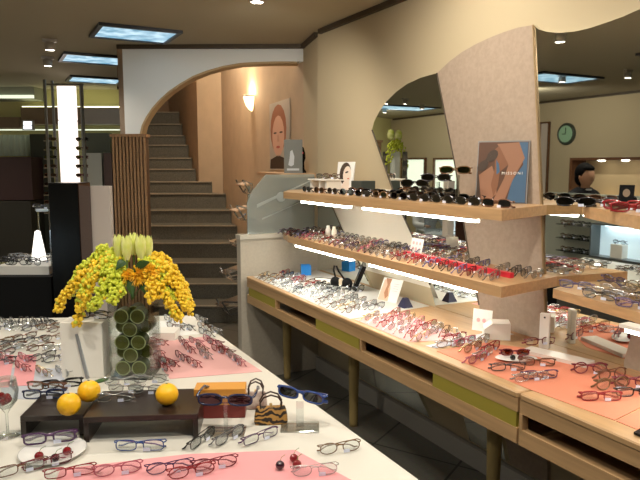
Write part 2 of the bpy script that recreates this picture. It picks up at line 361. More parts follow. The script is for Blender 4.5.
def spotlamp(x,y,lab,e=22,target=None,size=2.5,vis=True):
    e*=1.5
    t=thing('ceiling_spotlight',lab,'spotlight',(x,y,CEIL),0,'ceiling spotlights')
    MB().box(-.05,.05,-.018,.018,-.022,-.001).build('mount',spotb,t,False)
    b=MB(); b.smooth=True; b.lathe([(.024,-.022),(.036,-.03),(.038,-.075),(.034,-.083),(.034,-.078)],n=20); b.build('lamp_housing',spotb,t,False)
    MB().lathe([(.0001,-.0795),(.033,-.0795)],n=20).build('bulb',spotm,t,False)
    l=bpy.data.lights.new('spot','SPOT'); l.energy=e; l.color=(1,.92,.78); l.spot_size=size; l.spot_blend=.8; l.shadow_soft_size=.04
    o=bpy.data.objects.new('spot_beam',l); C.objects.link(o); o.location=(x,y,CEIL-.1)
    tg=Vector(target) if target else Vector((x,y,0)); o.rotation_euler=(tg-Vector((x,y,CEIL-.1))).to_track_quat('-Z','Y').to_euler()
p=onz(257,2,CEIL-.08); spotlamp(p.x,p.y,'white ceiling spotlight at the top edge of the picture',16,(1.7,4.2,1))
p=onz(50,50,CEIL-.08); spotlamp(p.x,p.y,'glowing ceiling spotlight above the tall lit tower',9)
p=onz(48,66,CEIL-.08); spotlamp(p.x,p.y,'second glowing ceiling spotlight, farther back near the lit tower',9)
for (x,y),l in zip([(560,42),(562,82),(628,78),(386,104),(405,104),(422,109)],['large ceiling spotlight reflected near the top of the right mirror','small ceiling spotlight reflected beside the blue panel light','ceiling spotlight reflected at the right edge of the mirror','leftmost of three spotlights reflected in the slanted mirror','middle of three spotlights reflected in the slanted mirror','rightmost of three spotlights reflected in the slanted mirror']):
    p=mirr(onz(x,y,CEIL-.08)); spotlamp(p.x,p.y,l,16 if x==560 else 11, (.3,2.6,.7) if x==560 else None)
for (x,y,l) in ((-1.3,3.2,'unseen panel light added left of the table'),(-1.3,.2,'unseen panel light added behind the viewer on the left'),(.7,.0,'ceiling panel light behind the viewer')): ceil_light(x,y,l,1.2,.6)  # out-of-view panels added as diffuse fill for the room
for i,(x,y,tg) in enumerate([(.4,.9,(.4,1.5,.7)),(1.25,1.2,(1.7,1.6,.7)),(1.35,2.2,(2.1,2.2,1.7)),(-.6,1.9,(.1,2.3,.7)),(1.3,-.2,(1.8,1.0,.7)),(-1.6,5.6,(-3.1,6.0,1.6)),(-1.6,8.6,(-3.1,9.4,1.6))]):
    spotlamp(x,y,['out-of-view ceiling spotlight over the near end of the table','added unseen spotlight aimed at the display counter','added unseen spotlight washing the cream wall','out-of-view ceiling spotlight to the left of the table','added unseen spotlight behind the viewer','added unseen spotlight washing the opposite wall by the clock','added unseen spotlight washing the far end of the opposite wall'][i],[20,14,16,18,12,18,18][i],tg)  # out-of-view spotlights added to light the table, counter and walls

# under-shelf tubes
tubem=mat('tube_glow',(1,1,1),.5,emit=(1,.98,.86),es=11)
def shelf_tube(y0,y1,x,z,lab):
    t=thing('shelf_light',lab,'light',(x,(y0+y1)/2,z),0,'tube lights under the display shelves')
    MB().box(x-.025,x+.025,y0,y1,z-.012,z).build('housing',white,t)
    MB().box(x-.016,x+.016,y0+.015,y1-.015,z-.026,z-.0125).build('tube',tubem,t)

# ================================================================= SHELVES
def shelf(poly,z,label,th=.042,lip=None):
    t=thing('display_shelf',label,'shelf',(poly[0][0],poly[0][1],z-th))
    MB().prism(poly,'z',z-th,z).build('board',woods,t)
    return t
UZ=1.336; MZ=1.04
up=[(MX,3.93),(1.85,3.93),(1.66,3.62),(1.70,1.74),(MX,1.87)]
shelf(up,UZ,'long light wood upper shelf crowded with sunglasses')
upb=[(MX,1.69),(1.98,1.60),(1.75,1.22),(1.70,.55),(1.9,.35),(MX,.35)]
shelf(upb,UZ+.012,'light wood upper shelf at the right edge holding red glasses')
mid=[(MX,3.93),(1.80,3.93),(1.73,3.70),(1.71,1.74),(MX,1.80)]
shelf(mid,MZ,'long light wood middle shelf covered in small glasses')
low=[(MX,1.71),(1.90,1.66),(1.83,1.25),(1.72,.55),(MX,.35)]
shelf(low,MZ-.01,'light wood shelf at the right edge in front of the large mirror, crowded with glasses',.035)
shelf_tube(2.95,3.55,1.76,UZ-.043,'white tube light under the far end of the upper shelf')
shelf_tube(1.95,2.85,1.78,UZ-.043,'white tube light under the near end of the upper shelf')
shelf_tube(2.95,3.68,1.78,MZ-.043,'white tube light under the far end of the middle shelf')
shelf_tube(1.95,2.78,1.78,MZ-.043,'white tube light under the near end of the middle shelf')
shelf_tube(.60,1.28,1.80,MZ-.046,'white tube light under the shelf at the right edge')

# ================================================================= COUNTER
CX=1.52
def counter(y0,y1,bands,legs,label):
    t=thing('display_counter',label,'counter',(CX,(y0+y1)/2,0))
    b=MB(); b.bbox(CX,MX,y0,y1,TZ-.022,TZ,.008); b.build('countertop',woodl,t)
    MB().box(CX+.004,CX+.03,y0+.002,y1-.002,TZ-.07,TZ-.022).build('top_rail',woodl,t)
    MB().box(CX+.004,CX+.03,y0+.002,y1-.002,TZ-.180,TZ-.125).build('bottom_rail',woodl,t)
    MB().box(CX+.03,MX-.02,y0+.004,y1-.004,TZ-.180,TZ-.172).build('underside_board',woodl,t)
    MB().box(CX+.32,CX+.33,y0+.004,y1-.004,TZ-.172,TZ-.022).build('slot_back',blackm,t)
    for a,c,kd in bands:
        if kd=='o': MB().box(CX+.005,CX+.02,c,a,TZ-.125,TZ-.07).build('olive_panel',olive,t)
        else:
            MB().box(CX+.002,CX+.03,a-.006,a+.006,TZ-.125,TZ-.07).build('slot_divider',woodl,t)
    for (lx,ly) in legs:
        b=MB(); b.smooth=True; b.lathe([(.032,.57),(.032,.40),(.024,.02),(.024,0)],(lx,ly,0),20); g=b.build('leg',mat('leg_paint',(.36,.26,.10),.5),t)
    return t
yy=lambda px,py: onx(px,py,CX).y
b1=[(3.90,yy(274,295),'o'),(yy(275,298),yy(314,315),'s'),(yy(315,318),yy(358,335),'o'),(yy(360,340),yy(431,366),'s'),(yy(432,368),1.462,'o')]
counter(1.455,3.93,b1,[(1.80,3.88),(1.80,2.97),(1.80,1.84)],'long light wood display counter with olive panels and dark open slots')
counter(.35,1.449,[(1.44,.9,'s'),(.9,.4,'o')],[(1.80,1.0)],'nearer light wood counter unit with a dark open slot at the lower right')

# ================================================================= LEFT TABLE
tt=thing('display_table','long white table in the left foreground covered with glasses','table',(.35,1.6,0))
tp=[(-.16,.35),(.875,.35),(.875,3.02),(-.16,3.47)]
MB().prism(tp,'z',TZ-.035,TZ).build('tabletop',mat('table_white',(.68,.655,.59),.45),tt)
MB().prism([(-.10,.45),(.80,.45),(.80,2.9),(-.10,3.3)],'z',.08,TZ-.035).build('cabinet_base',mat('table_base',(.06,.055,.05),.6),tt)
MB().prism([(-.06,.5),(.74,.5),(.74,2.82),(-.06,3.22)],'z',0,.08).build('plinth',blackm,tt)

# ================================================================= GLASSES
def ell(cx,cz,w,h,p,n,y=0):
    r=[]
    for i in range(n):
        a=2*PI*i/n; c,s=math.cos(a),math.sin(a)
        r.append((cx+w*math.copysign(abs(c)**(2/p),c),y,cz+h*math.copysign(abs(s)**(2/p),s)))
    return r
STY={'oval':(.026,.0165,2.2),'rect':(.027,.0145,3.4),'round':(.024,.020,2.0),'sun':(.029,.016,2.5),'shield':(.033,.0155,2.8)}
def gparts(style,pose,r,hi):
    w,h,p=STY[style]; n=22 if hi else 12; k=6 if hi else 4
    cx=w+.0095; zc=h+r; zt=zc+h*.55; hx=cx+w+.004
    fr=MB(); fr.smooth=hi
    sun=style in('sun','shield')
    for sg in (-1,1):
        fr.tube(ell(sg*cx,zc,w,h,p,n),r,k,True)
        fr.tube([(sg*(cx+w*.93),0,zt),(sg*hx,.002,zt),(sg*(hx+.002),.010,zt)],r*1.15,k)
    fr.tube([(-.0105,0,zc+h*.25),(-.005,-.002,zc+h*.5),(.005,-.002,zc+h*.5),(.0105,0,zc+h*.25)],r*1.1,k)
    L=[]
    for sg in (-1,1):
        l=MB(); ring=ell(sg*cx,zc,w-.0005,h-.0005,p,n); vs=[(x,y-.0008,z) for x,y,z in ring]+[(x,y+.0008,z) for x,y,z in ring]
        l.add(vs,[tuple(range(n)),tuple(range(2*n-1,n-1,-1))]+[(j,(j+1)%n,n+(j+1)%n,n+j) for j in range(n)]); L.append(l)
    T=[]
    for sg in (-1,1):
        tm=MB(); tm.smooth=hi; rr=r*1.05
        if pose=='folded':
            y=.014 if sg<0 else .021
            tm.tube([(sg*(hx+.002),.010,zt),(sg*(hx-.004),y,zt-.001),(sg*(hx-.05),y+.004,zt-.006),(-sg*(hx-.030),y+.006,zt-.014),(-sg*(hx-.012),y+.007,max(rr*1.6,zt-.026)),(-sg*(hx-.002),y+.008,rr*1.6)],[rr,rr,rr,rr*1.1,rr*1.6,rr*1.4],k)
        else:
            tm.tube([(sg*(hx+.002),.010,zt),(sg*(hx+.003),.05,zt-.001),(sg*(hx),.09,zt-.002),(sg*(hx-.003),.112,zt-.014),(sg*(hx-.006),.13,rr*1.6)],[rr,rr,rr*1.1,rr*1.6,rr*1.5],k)
        T.append(tm)
    tg=MB()
    if pose=='folded': tg.box(.010,.029,-.0062,-.0052,.0015,.0115)
    else: tg.box(hx-.008,hx-.0068,.050,.070,zt-.014,zt-.001)
    return fr,L,T,tg
cache={}
def gmesh(style,col,pose,r,hi,lens,tagged=True):
    key=(style,col,pose,r,hi,lens,tagged)
    if key in cache: return cache[key]
    fr,L,T,tg=gparts(style,pose,r,hi); f=fm(col); lm={'clear':lens_clear,'dark':lens_dark,'green':lens_green,'amber':glassy('amber_lens',(.45,.16,.05),.1)}[lens]
    d=dict(frame=fr.mesh('frame',f),lens=[l.mesh('lens',lm) for l in L],temple=[t_.mesh('temple',f) for t_ in T],tag=tg.mesh('tag',tagm))
    one=MB()
    def app(m,i):
        o=len(one.v); one.v+=m.v; one.f+=[[j+o for j in q] for q in m.f]; one.mi+=[i]*len(m.f); one.sm+=m.sm
    app(fr,0); [app(l,1) for l in L]; [app(t_,0) for t_ in T]; 
    if tagged: app(tg,2)
    d['one']=one.mesh('glasses',[f,lm,tagm]); cache[key]=d; return d
NG=[0]
def glasses(x,y,z,rz,label,style='oval',col='silver',pose='folded',r=.0018,lens='clear',hi=False,group=None,name=None,tilt=0,tagged=True,scale=1):
    NG[0]+=1; d=gmesh(style,col,pose,r,hi,lens,tagged); name=name or ('sunglasses' if lens!='clear' else 'glasses'); cat=name
    if not hi:
        o=bpy.data.objects.new(name,d['one']); C.objects.link(o)
    else:
        o=bpy.data.objects.new(name,None); C.objects.link(o); o.empty_display_size=.05
        def ch(nm,me):
            c=bpy.data.objects.new(nm,me); C.objects.link(c); c.parent=o
        ch('frame',d['frame']); [ch('lens',m) for m in d['lens']]; [ch('temple',m) for m in d['temple']]
        if tagged: ch('price_tag',d['tag'])
    o.location=(x,y,z+.0006); o.rotation_euler=(tilt,0,rz); o.scale=(scale,)*3
    tag(o,label,cat,group); return o
rnd=random.random
def pick(w): return random.choices(list(w),list(w.values()))[0]

# --- middle shelf: two slatted rows behind and in front of the red tray
MIXM=dict(silver=6,purple=2,violet=2,red=2,gunmetal=4,pink=1,maroon=2)
y=3.86; i=0
while y>1.80:
    for row,xc in ((0,1.80),(1,1.985)):
        if row==0 and y<1.85: continue
        c=pick(MIXM); fz=MZ+(.0)
        if row==0: where='front row of the middle shelf'
        else: where='back row of the middle shelf'
        half='far half' if y>2.75 else 'near half'
        if row==1 and 2.02<y<2.10: continue
        if row==0 and 1.95<y<2.6 : xx=xc-.005
        glasses(xc+random.uniform(-.006,.006),y+random.uniform(-.006,.006),fz,math.radians(28 if row==0 else 24)+random.uniform(-.06,.06),
                f'small {c} glasses crowded in the {where}, {half}',pick({'oval':2,'rect':1}),c,r=.0021,group=f'{c} glasses in the {where}, {half}')
    y-=.064; i+=1
# red tray
b=MB(); b.prism([(1.885,2.62),(1.905,2.62),(1.895,1.86),(1.875,1.86)],'z',MZ,MZ+.022)
b.build('red_strip',mat('red_tray',(.62,.02,.04),.4)); o=bpy.data.objects['red_strip']; tag(o,'long red display strip lying along the middle shelf','tray')
def card(name,label,cat,p0,p1,zb,h,lean,th,mats,draw=None,rzadd=0):
    # upright card whose bottom edge runs p0->p1 (world xy), leaning back
    p0=Vector((*p0,0));p1=Vector((*p1,0)); d=(p1-p0); w=d.length; rz=math.atan2(d.y,d.x)
    t=thing(name,label,cat,(p0.x,p0.y,zb),rz)
    M=Matrix.Rotation(-lean,4,'X')
    b=MB(M); b.box(0,w,0,th,.001,h); b.build('board',mats,t,False)
    if draw: draw(t,M,w,h)
    return t
def shape(t,M,name,pts,m,lay,w,h):
    b=MB(M); b.prism([(x*w,z*h) for x,z in pts],'y',-.0006*lay,-.0006*(lay-1) ); return b.build(name,m,t,False)
def oval(cx,cz,a,c,n=16,rot=0): return [(cx+a*math.cos(2*PI*i/n)*math.cos(rot)-c*math.sin(2*PI*i/n)*math.sin(rot),cz+a*math.cos(2*PI*i/n)*math.sin(rot)+c*math.sin(2*PI*i/n)*math.cos(rot)) for i in range(n)]
pa=mat('print_skin',(.27,.13,.075),.5); pb=mat('print_hair',(.05,.03,.02),.5); pc=mat('print_red',(.55,.10,.06),.5); pd_=mat('print_pale',(.85,.72,.62),.5); pe=mat('print_blue',(.05,.11,.20),.45); pf=mat('print_brown',(.09,.04,.022),.45)
# small pink-print card on middle shelf
def dr(t,M,w,h):
    for i in range(3):
        for j in range(2): shape(t,M,'print',oval(.22+.28*i,.35+.35*j,.09,.11,10),mat('print_pink',(.85,.45,.45),.5),1,w,h)
q0=onz(395,243,MZ); q1=onz(413,247,MZ)
card('small_card','small white card printed with pink patches standing on the middle shelf','card',(1.95,2.66),(1.95,2.56),MZ,.085,.2,.003,whitec,dr)
# small white bottles far on middle shelf
for k,(px,py) in enumerate([(324,232),(328.5,233)]):
    q=onx(px,py,1.90); b=MB(); b.smooth=True; b.lathe([(.016,0),(.017,.05),(.012,.058),(.010,.075),(.0001,.076)],(1.93,q.y-.02*k,MZ+.0005),14)
    tag(b.build('small_bottle',white),['small white bottle at the far end of the middle shelf, left one','small white bottle at the far end of the middle shelf, right one'][k],'bottle','white bottles on the middle shelf')
b=MB(); b.box(1.93,2.03,2.98,3.16,MZ+.05,MZ+.056); b.box(1.94,1.96,3.0,3.02,MZ,MZ+.05); b.box(2.0,2.02,3.12,3.14,MZ,MZ+.05)

# --- upper shelf: dark sunglasses
i=0; y=3.50
SUNC=dict(black=5,brown=3,tortoise=1,gunmetal=1)
while y>1.78:
    for row,xc in ((0,1.765),(1,1.93)):
        if row==1 and (y<2.15 or y>3.2): continue
        c=pick(SUNC)
        half='far half' if y>2.6 else 'near half'
        wh='front edge' if row==0 else 'back'
        glasses(xc,y,UZ,math.radians(-90)+random.uniform(-.12,.12)+(.25 if row else 0),f'dark {c} sunglasses folded along the {wh} of the upper shelf, {half}',pick({'sun':2,'shield':1}),c,r=.0026,lens=pick({'dark':3,'green':1}),group=f'{c} sunglasses, {wh} of the upper shelf, {half}')
    y-=.166
def post_stand(x,y,z,h,label,base=.04,prongs=1):
    t=thing('acrylic_stand',label,'stand',(x,y,z))
    MB().box(-base,base,-base,base,.0005,.005).build('base',acrylic,t,False)
    MB().box(-.007,.007,-.005,.005,.005,h).build('post',acrylic,t,False)
    return t
for (px,py,hh,zz,lab,c,ln) in [(416,197,.06,0,'black sunglasses held up on a short stand before the slanted mirror','black','dark'),(437,200,.09,0,'dark oval sunglasses held up on a stand at the middle of the upper shelf','gunmetal','dark'),(456,201,.125,0,'brown sunglasses held highest on a stand left of the large poster','tortoise','green')]:
    q=onx(px,py,1.84); post_stand(1.845,q.y,UZ,hh,'clear acrylic stand carrying the '+lab.split(' held')[0]+' on the upper shelf')
    glasses(1.83,q.y,UZ+hh+.002,math.radians(-52),lab,'sun',c,r=.0024,lens=ln,hi=True,tagged=False,pose='folded')
def cardpx(xl,yl,xr,yr,X,zb,h,*a,**k):
    p0=onx(xl,yl,X[0]); p1=onx(xr,yr,X[1]); return (p0.x,p0.y),(p1.x,p1.y)
# b/w portrait card, black box
def face1(t,M,w,h):
    shape(t,M,'print',oval(.5,.62,.34,.36),pb,1,w,h); shape(t,M,'print',oval(.62,.58,.24,.28),pd_,2,w,h); shape(t,M,'print',[(.25,.02),(.85,.02),(.78,.36),(.45,.34)],pd_,2,w,h)
    shape(t,M,'print',oval(.72,.45,.07,.02,8),pc,3,w,h); shape(t,M,'print',oval(.60,.66,.10,.03,8,.2),pb,3,w,h)
p0=onx(334,188,1.80); p1=onx(351,189,1.86)
card('portrait_card','white card with a dark-haired portrait standing at the far end of the upper shelf','card',(1.95,3.46),(1.97,3.29),UZ,.19,.12,.006,whitec,face1)
b=MB(); b.bbox(1.94,2.04,3.13,3.25,UZ+.001,UZ+.075,.004); o=b.build('black_box',mat('black_box',(.03,.04,.035),.5)); tag(o,'small dark box standing beside the portrait card on the upper shelf','box')
# white riser with glasses at far end of the upper shelf
t=thing('white_riser','white slotted display riser at the far end of the upper shelf','riser',(1.9,3.45,UZ))
for y0 in (3.30,3.38,3.50): MB().box(1.80,1.90,y0,y0+.02,UZ+.001,UZ+.075).build('upright',white,t)
MB().box(1.79,1.91,3.29,3.53,UZ+.075,UZ+.083).build('top_board',white,t)
glasses(1.85,3.44,UZ+.083,math.radians(-80),'thin dark glasses lying on the left side of the white riser','rect','gunmetal',group=None,r=.002)
glasses(1.85,3.345,UZ+.083,math.radians(-70),'brown glasses lying on the right side of the white riser','oval','brown',r=.002)
# large poster board
def face2(t,M,w,h):
    shape(t,M,'print',[(0.02,.01),(.98,.01),(.98,.98),(.02,.98)],pf,1,w,h)
    shape(t,M,'print',[(.62,.02),(.97,.02),(.97,.97),(.78,.97),(.90,.62),(.70,.35)],pe,2,w,h)
    shape(t,M,'print',[(.38,.95),(.80,.97),(.92,.72),(.72,.38),(.58,.05),(.36,.04),(.55,.40),(.62,.62)],pa,3,w,h)
    shape(t,M,'print',[(.05,.45),(.30,.60),(.40,.40),(.42,.15),(.28,.04),(.12,.05)],pa,3,w,h)
    shape(t,M,'print',[(.34,.86),(.42,.92),(.62,.62),(.46,.50),(.44,.28),(.36,.10),(.30,.30),(.36,.55)],mat('print_arm',(.20,.085,.042),.45),4,w,h)
    shape(t,M,'print',[(.40,.46),(.46,.50),(.44,.62),(.38,.70)],pe,5,w,h)
    shape(t,M,'print',oval(.12,.60,.12,.075,12,.6),pb,5,w,h); shape(t,M,'print',oval(.30,.76,.12,.085,12,.6),pb,5,w,h)
    shape(t,M,'print',[(.12,.64),(.24,.80),(.28,.77),(.16,.61)],pb,6,w,h)
    shape(t,M,'print',[(0.02,.01),(.10,.01),(.06,.40),(.02,.55)],pb,5,w,h)
    cu=bpy.data.curves.new('lettering','FONT'); cu.body='MISSONI'; cu.size=.017; cu.space_character=1.5; cu.extrude=.0003
    cu.materials.append(white); co=bpy.data.objects.new('lettering_curve',cu); me=bpy.data.meshes.new_from_object(co); bpy.data.objects.remove(co)
    o=bpy.data.objects.new('lettering',me); C.objects.link(o); o.parent=t
    o.matrix_local=M@Matrix.Translation((w*.50,-.0045,h*.46))@Matrix.Rotation(PI/2,4,'X')
pL=onx(476,198,1.93); pR=onx(527,200,1.99)
card('poster_board','large standing poster of bare arms and black sunglasses with white lettering','poster',(1.93,onx(475,198,1.93).y),(2.05,1.955),UZ,.275,.10,.012,mat('poster_core',(.22,.22,.22),.5),face2)
# right part of upper shelf
U2=UZ+.012
q=onx(556,202,1.90)
glasses(1.93,1.60,U2,math.radians(-60),'black sunglasses folded at the left end of the right upper shelf','sun','black',r=.003,lens='dark',hi=True)
glasses(2.0,1.56,U2,math.radians(-50),'dark glasses behind the black pair on the right upper shelf','rect','gunmetal',r=.003,hi=True)
card('picture_frame','small dark tilted picture card standing behind the red glasses','frame',(2.0,1.475),(2.02,1.43),U2,.085,.15,.006,black,lambda t,M,w,h:shape(t,M,'print',oval(.5,.66,.25,.17),mat('print_olive',(.2,.14,.09),.4),1,w,h))
for k,(x,y,c,l) in enumerate([(1.93,1.40,'red','bright red glasses on the right upper shelf, farthest of the red ones'),(1.85,1.31,'red','bright red glasses in front on the right upper shelf'),(1.97,1.29,'pink','pink-red glasses on the right upper shelf near the mirror'),(1.88,1.20,'red','red glasses at the right edge of the picture on the upper shelf'),(2.02,1.19,'red','red glasses against the mirror at the right edge')]):
    glasses(x,y,U2,math.radians(-65+12*k%30),l,'rect',c,r=.0032,hi=True,lens='clear')
# right lower shelf crowded
y=1.60;LZ=MZ-.01
while y>.70:
    for row in range(3):
        x=1.905-.07*(1.6-y)*1.8+row*.062+.0
        if x>2.02 or (row==0 and y>1.57): continue
        c=pick(dict(silver=4,gunmetal=3,black=2,violet=2,brown=1))
        glasses(x,y+row*.012,LZ,math.radians(-78)+random.uniform(-.1,.1),f'{c} glasses crowded on the shelf before the large mirror, {["front","middle","mirror-side"][row]} row','oval' if rnd()<.6 else 'rect',c,r=.0021,group=f'{c} glasses on the right-hand lower shelf, '+["front row","middle row","back row"][row])
    y-=.155

# ================================================================= COUNTER OBJECTS
def mat_sheet(px,z,m,label,name='paper_mat',cat='mat',th=.0015):
    pts=[onz(x,y,z) for x,y in px]; pts=[(min(max(p.x,CX+.012) if z==TZ and p.x>1.2 else p.x,MX-.006),p.y) for p in pts]
    o=MB().prism(pts,'z',z+.0004,z+.0004+th).build(name,m); tag(o,label,cat); return o
def sheet(pts,z,m,label,name='paper_mat',cat='mat',th=.0015):
    o=MB().prism(pts,'z',z+.0003,z+.0003+th).build(name,m); tag(o,label,cat); return o
sheet([(1.56,3.90),(2.06,3.93),(2.06,2.62),(1.54,2.58)],TZ,mat('white_mat',(.60,.60,.58),.6),'white mat covering the far end of the counter')
sheet([(1.555,2.56),(1.555,2.11),(1.80,2.03),(1.86,2.56)],TZ,pinkl,'pale pink mat on the counter in front of the leaning photo card')
sheet([(1.58,2.03),(1.60,1.985),(2.04,1.99),(2.04,2.08)],TZ,greym,'pale grey mat strip on the counter before the white block')
sheet([(1.575,1.95),(1.575,1.46),(1.60,1.15),(2.00,1.22),(2.0,1.70),(1.83,1.95)],TZ,salmon,'salmon-coloured cloth on the near part of the counter','cloth','cloth')
sheet([(1.60,1.145),(1.60,.75),(2.0,.75),(2.00,1.21)],TZ,salmon,'second salmon cloth at the right edge of the counter','cloth','cloth')
Z1=TZ+.0018
MIXC=dict(silver=5,gunmetal=3,brown=2,red=1,pink=1,gold=2,black=1)
y=3.84
while y>2.62:
    for row,xc in enumerate((1.62,1.765,1.91)):
        if row==2 and y>3.30: continue
        if row==2 and (y<3.05): continue
        if row==1 and 3.25<y<3.52 : pass
        c=pick(MIXC); half='far' if y>3.2 else 'near'
        glasses(xc+random.uniform(-.008,.008),y+random.uniform(-.01,.01),Z1,math.radians(25)+random.uniform(-.25,.25),f'{c}-framed glasses scattered on the white counter mat, {["front","middle","back"][row]} row, {half} half',pick({'oval':2,'rect':1,'round':1}),c,r=.0018,group=f'{c} glasses on the white counter mat, {["front","middle","back"][row]} row, {half}')
    y-=.072
for k in range(13):
    c=pick(dict(pink=4,red=3,silver=3,gold=1)); rr=k%2; yk=2.52-.068*(k//2)
    glasses(1.63+rr*.14,yk,Z1,math.radians(30)+random.uniform(-.2,.2),f'{c}-framed glasses on the pale pink counter mat, {["front","back"][rr]} row','oval',c,r=.0018,group=f'{c} glasses on the pale pink mat, {["front","back"][rr]} row')
for k,(px,py,c) in enumerate([(433,333,'silver'),(444,336,'brown'),(455,339,'silver')]):
    q=onz(px,py,TZ); glasses(q.x+.02,q.y,Z1,math.radians(20+20*k),['silver glasses at the left of the grey mat strip','brown glasses on the grey mat strip','silver glasses at the near end of the grey mat strip'][k],'oval',c,r=.0018)
# salmon cloth glasses
lst=[(449,347,'silver','oval'),(455,341,'red','oval'),(466,345,'pink','oval'),(473,351,'gold','oval'),(483,344,'silver','oval'),(484,357,'silver','rect'),(478,362,'pink','oval'),(492,351,'red','oval'),(508,371,'gunmetal','rect'),(540,379,'purple','rect'),(537,366,'brown','rect'),(531,381,'silver','rect'),(590,374,'maroon','round'),(612,380,'brown','round'),(612,390,'tortoise','round'),(601,401,'red','rect'),(632,388,'maroon','round'),(636,397,'black','rect'),(540,345,'maroon','rect')]
names=['silver oval glasses at the far left corner of the salmon cloth','red glasses at the far edge of the salmon cloth','pink glasses in the far cluster on the salmon cloth','gold glasses in the far cluster on the salmon cloth','silver glasses in the far cluster, nearest the white block','silver rectangular glasses left of the oval plate','pink glasses near the front edge left of the oval plate','small red glasses between white block and oval plate','dark rectangular glasses in front of the oval plate','purple glasses with tag near the middle of the salmon cloth','brown glasses just right of the oval plate','silver glasses in front of the brown pair on the salmon cloth','maroon round glasses in front of the mirror on the salmon cloth','brown round glasses beside the maroon pair','tortoise round glasses in front of the brown round pair','short red glasses lying alone at the front of the salmon cloth','maroon round glasses at the right edge of the picture','black glasses at the right edge behind the tablet','maroon glasses lying on the pale platform by the mirror']
for (px,py,c,s_),l in zip(lst,names):
    zz=Z1
    if (px,py)==(540,345): zz=TZ+.0175
    q=onz(px,py,zz); x=min(q.x,2.0)
    glasses(x,q.y,zz,math.radians(-22 if px>500 else 10)+random.uniform(-.25,.25),l,s_,c,r=.0024 if px>560 else .002,hi=True,lens='clear')
# oval plate with sunglasses
q=onz(516,361,TZ); t=thing('oval_plate','white oval plate on the salmon cloth holding red-lensed sunglasses','plate',(q.x,q.y,Z1),math.radians(-30))
b=MB(Matrix.Diagonal((1.45,.8,1,1))); b.smooth=True; b.lathe([(.0001,.003),(.035,.003),(.055,.011),(.056,.012),(.054,.013),(.034,.006),(.0001,.006)],n=32); b.build('dish',mat('porcelain',(.85,.84,.82),.15,coat=.5),t,False)
glasses(q.x+.005,q.y+.012,Z1+.0135,math.radians(-30),'red-lensed sunglasses lying on the oval plate','sun','maroon',r=.0026,lens='amber',hi=True,scale=.8,tagged=False)
for k,(dx,dy,c) in enumerate([(-.030,-.012,(.01,.01,.01)),(-.006,-.028,(.10,.005,.01))]):
    b=MB(); b.smooth=True; b.ball((q.x+dx,q.y+dy,Z1+.0195),.011,12,8); o=b.build('bead',mat('bead%d'%k,c,.1,coat=.5)); tag(o,['black glossy ball in front on the oval plate','dark red glossy ball in front on the oval plate'][k],'ball')
# white wedge block + card behind it
q0=onz(464,336,TZ); q1=onz(484,340,TZ)
t=thing('white_block','white block with sloped top on the counter before the textured panel','block',(q1.x,q1.y,TZ+.0025),math.radians(-38))
b=MB(); b.prism([(0,0),(.11,0),(.11,.072),(.035,.072),(0,.045)],'y',0,.085)
b.build('block_body',white,t,False)
card('small_card','small white card with faint pink print behind the sloped white block','card',(1.93,2.14),(1.97,2.06),TZ,.10,.15,.003,whitec,lambda t,M,w,h:[shape(t,M,'print',oval(.3+.3*i,.5,.1,.1,8),mat('print_pink',(.85,.45,.45),.5),1,w,h) for i in range(2)])
# pale platform, white upright block
t=thing('pale_platform','low pale platform on the counter in front of the large mirror','platform',(1.93,1.62,TZ),math.radians(-75))
MB().box(-.16,.10,-.03,.045,.002,.016).build('platform_board',mat('platform',(.72,.66,.60),.3),t,False)
q=onz(549,350,TZ); t=thing('upright_block','narrow white upright block beside the large mirror','block',(2.0,1.78,TZ+.001),math.radians(-60))
MB().bbox(-.02,.02,-.012,.012,0,.145,.003).build('block_body',white,t,False)
MB().lathe([(.0001,-.0135),(.004,-.0135),(.004,-.0125)],(0,0,.13),10,'y').build('hole',black,t,False)
# crumpled clear film lump on platform
# photo card leaning + black leaning mirror + purse + boat dish + blue box
def face3(t,M,w,h):
    shape(t,M,'print',[(.02,.02),(.55,.02),(.50,.55),(.35,.98),(.08,.9)],mat('print_peach',(.80,.50,.36),.5),1,w,h)
    shape(t,M,'print',[(.15,.98),(.45,.98),(.40,.55),(.50,.25),(.38,.10),(.25,.35),(.30,.70)],mat('print_brown2',(.45,.20,.10),.5),2,w,h)
    for k in range(4): shape(t,M,'print',[(.62,.80-.1*k),(.9,.80-.1*k),(.9,.78-.1*k),(.62,.78-.1*k)],mat('print_grey',(.5,.55,.6),.5),1,w,h)
q=onz(377,300,TZ); r_=onz(396,304,TZ)
card('photo_card','white photo card of a brown-haired face leaning back on the counter','card',(q.x,q.y),(r_.x,r_.y),TZ+.002,.135,.45,.004,whitec,face3)
b=MB(Matrix.Translation((1.93,2.66,TZ+.0022))); b.add([(-.03,.03,0),(.03,.03,0),(.03,-.03,0),(-.03,-.03,0),(-.012,.01,.05),(.012,.01,.05),(.012,-.01,.05),(-.012,-.01,.05)],[(3,2,1,0),(4,5,6,7),(0,1,5,4),(1,2,6,5),(2,3,7,6),(3,0,4,7)]); o=b.build('small_weight',mat('navy',(.02,.02,.06),.4)); tag(o,'small dark navy prop standing right of the photo card','prop')
q=onz(354,292,TZ); t=thing('table_mirror','tilted black-framed mirror panel standing edge-on on the counter','mirror',(q.x,q.y,TZ+.002),-.555)
M=Matrix.Rotation(math.radians(-32),4,'X')@Matrix.Rotation(0,4,'Z')
M=Matrix.Rotation(math.radians(22),4,'Y')
b=MB(M); b.box(-.012,.012,-.005,.16,.006,.165); b.build('frame',black,t,False)
b=MB(M); b.box(.0121,.0135,.008,.147,.018,.152); b.build('mirror_pane',mirrorm,t,False)
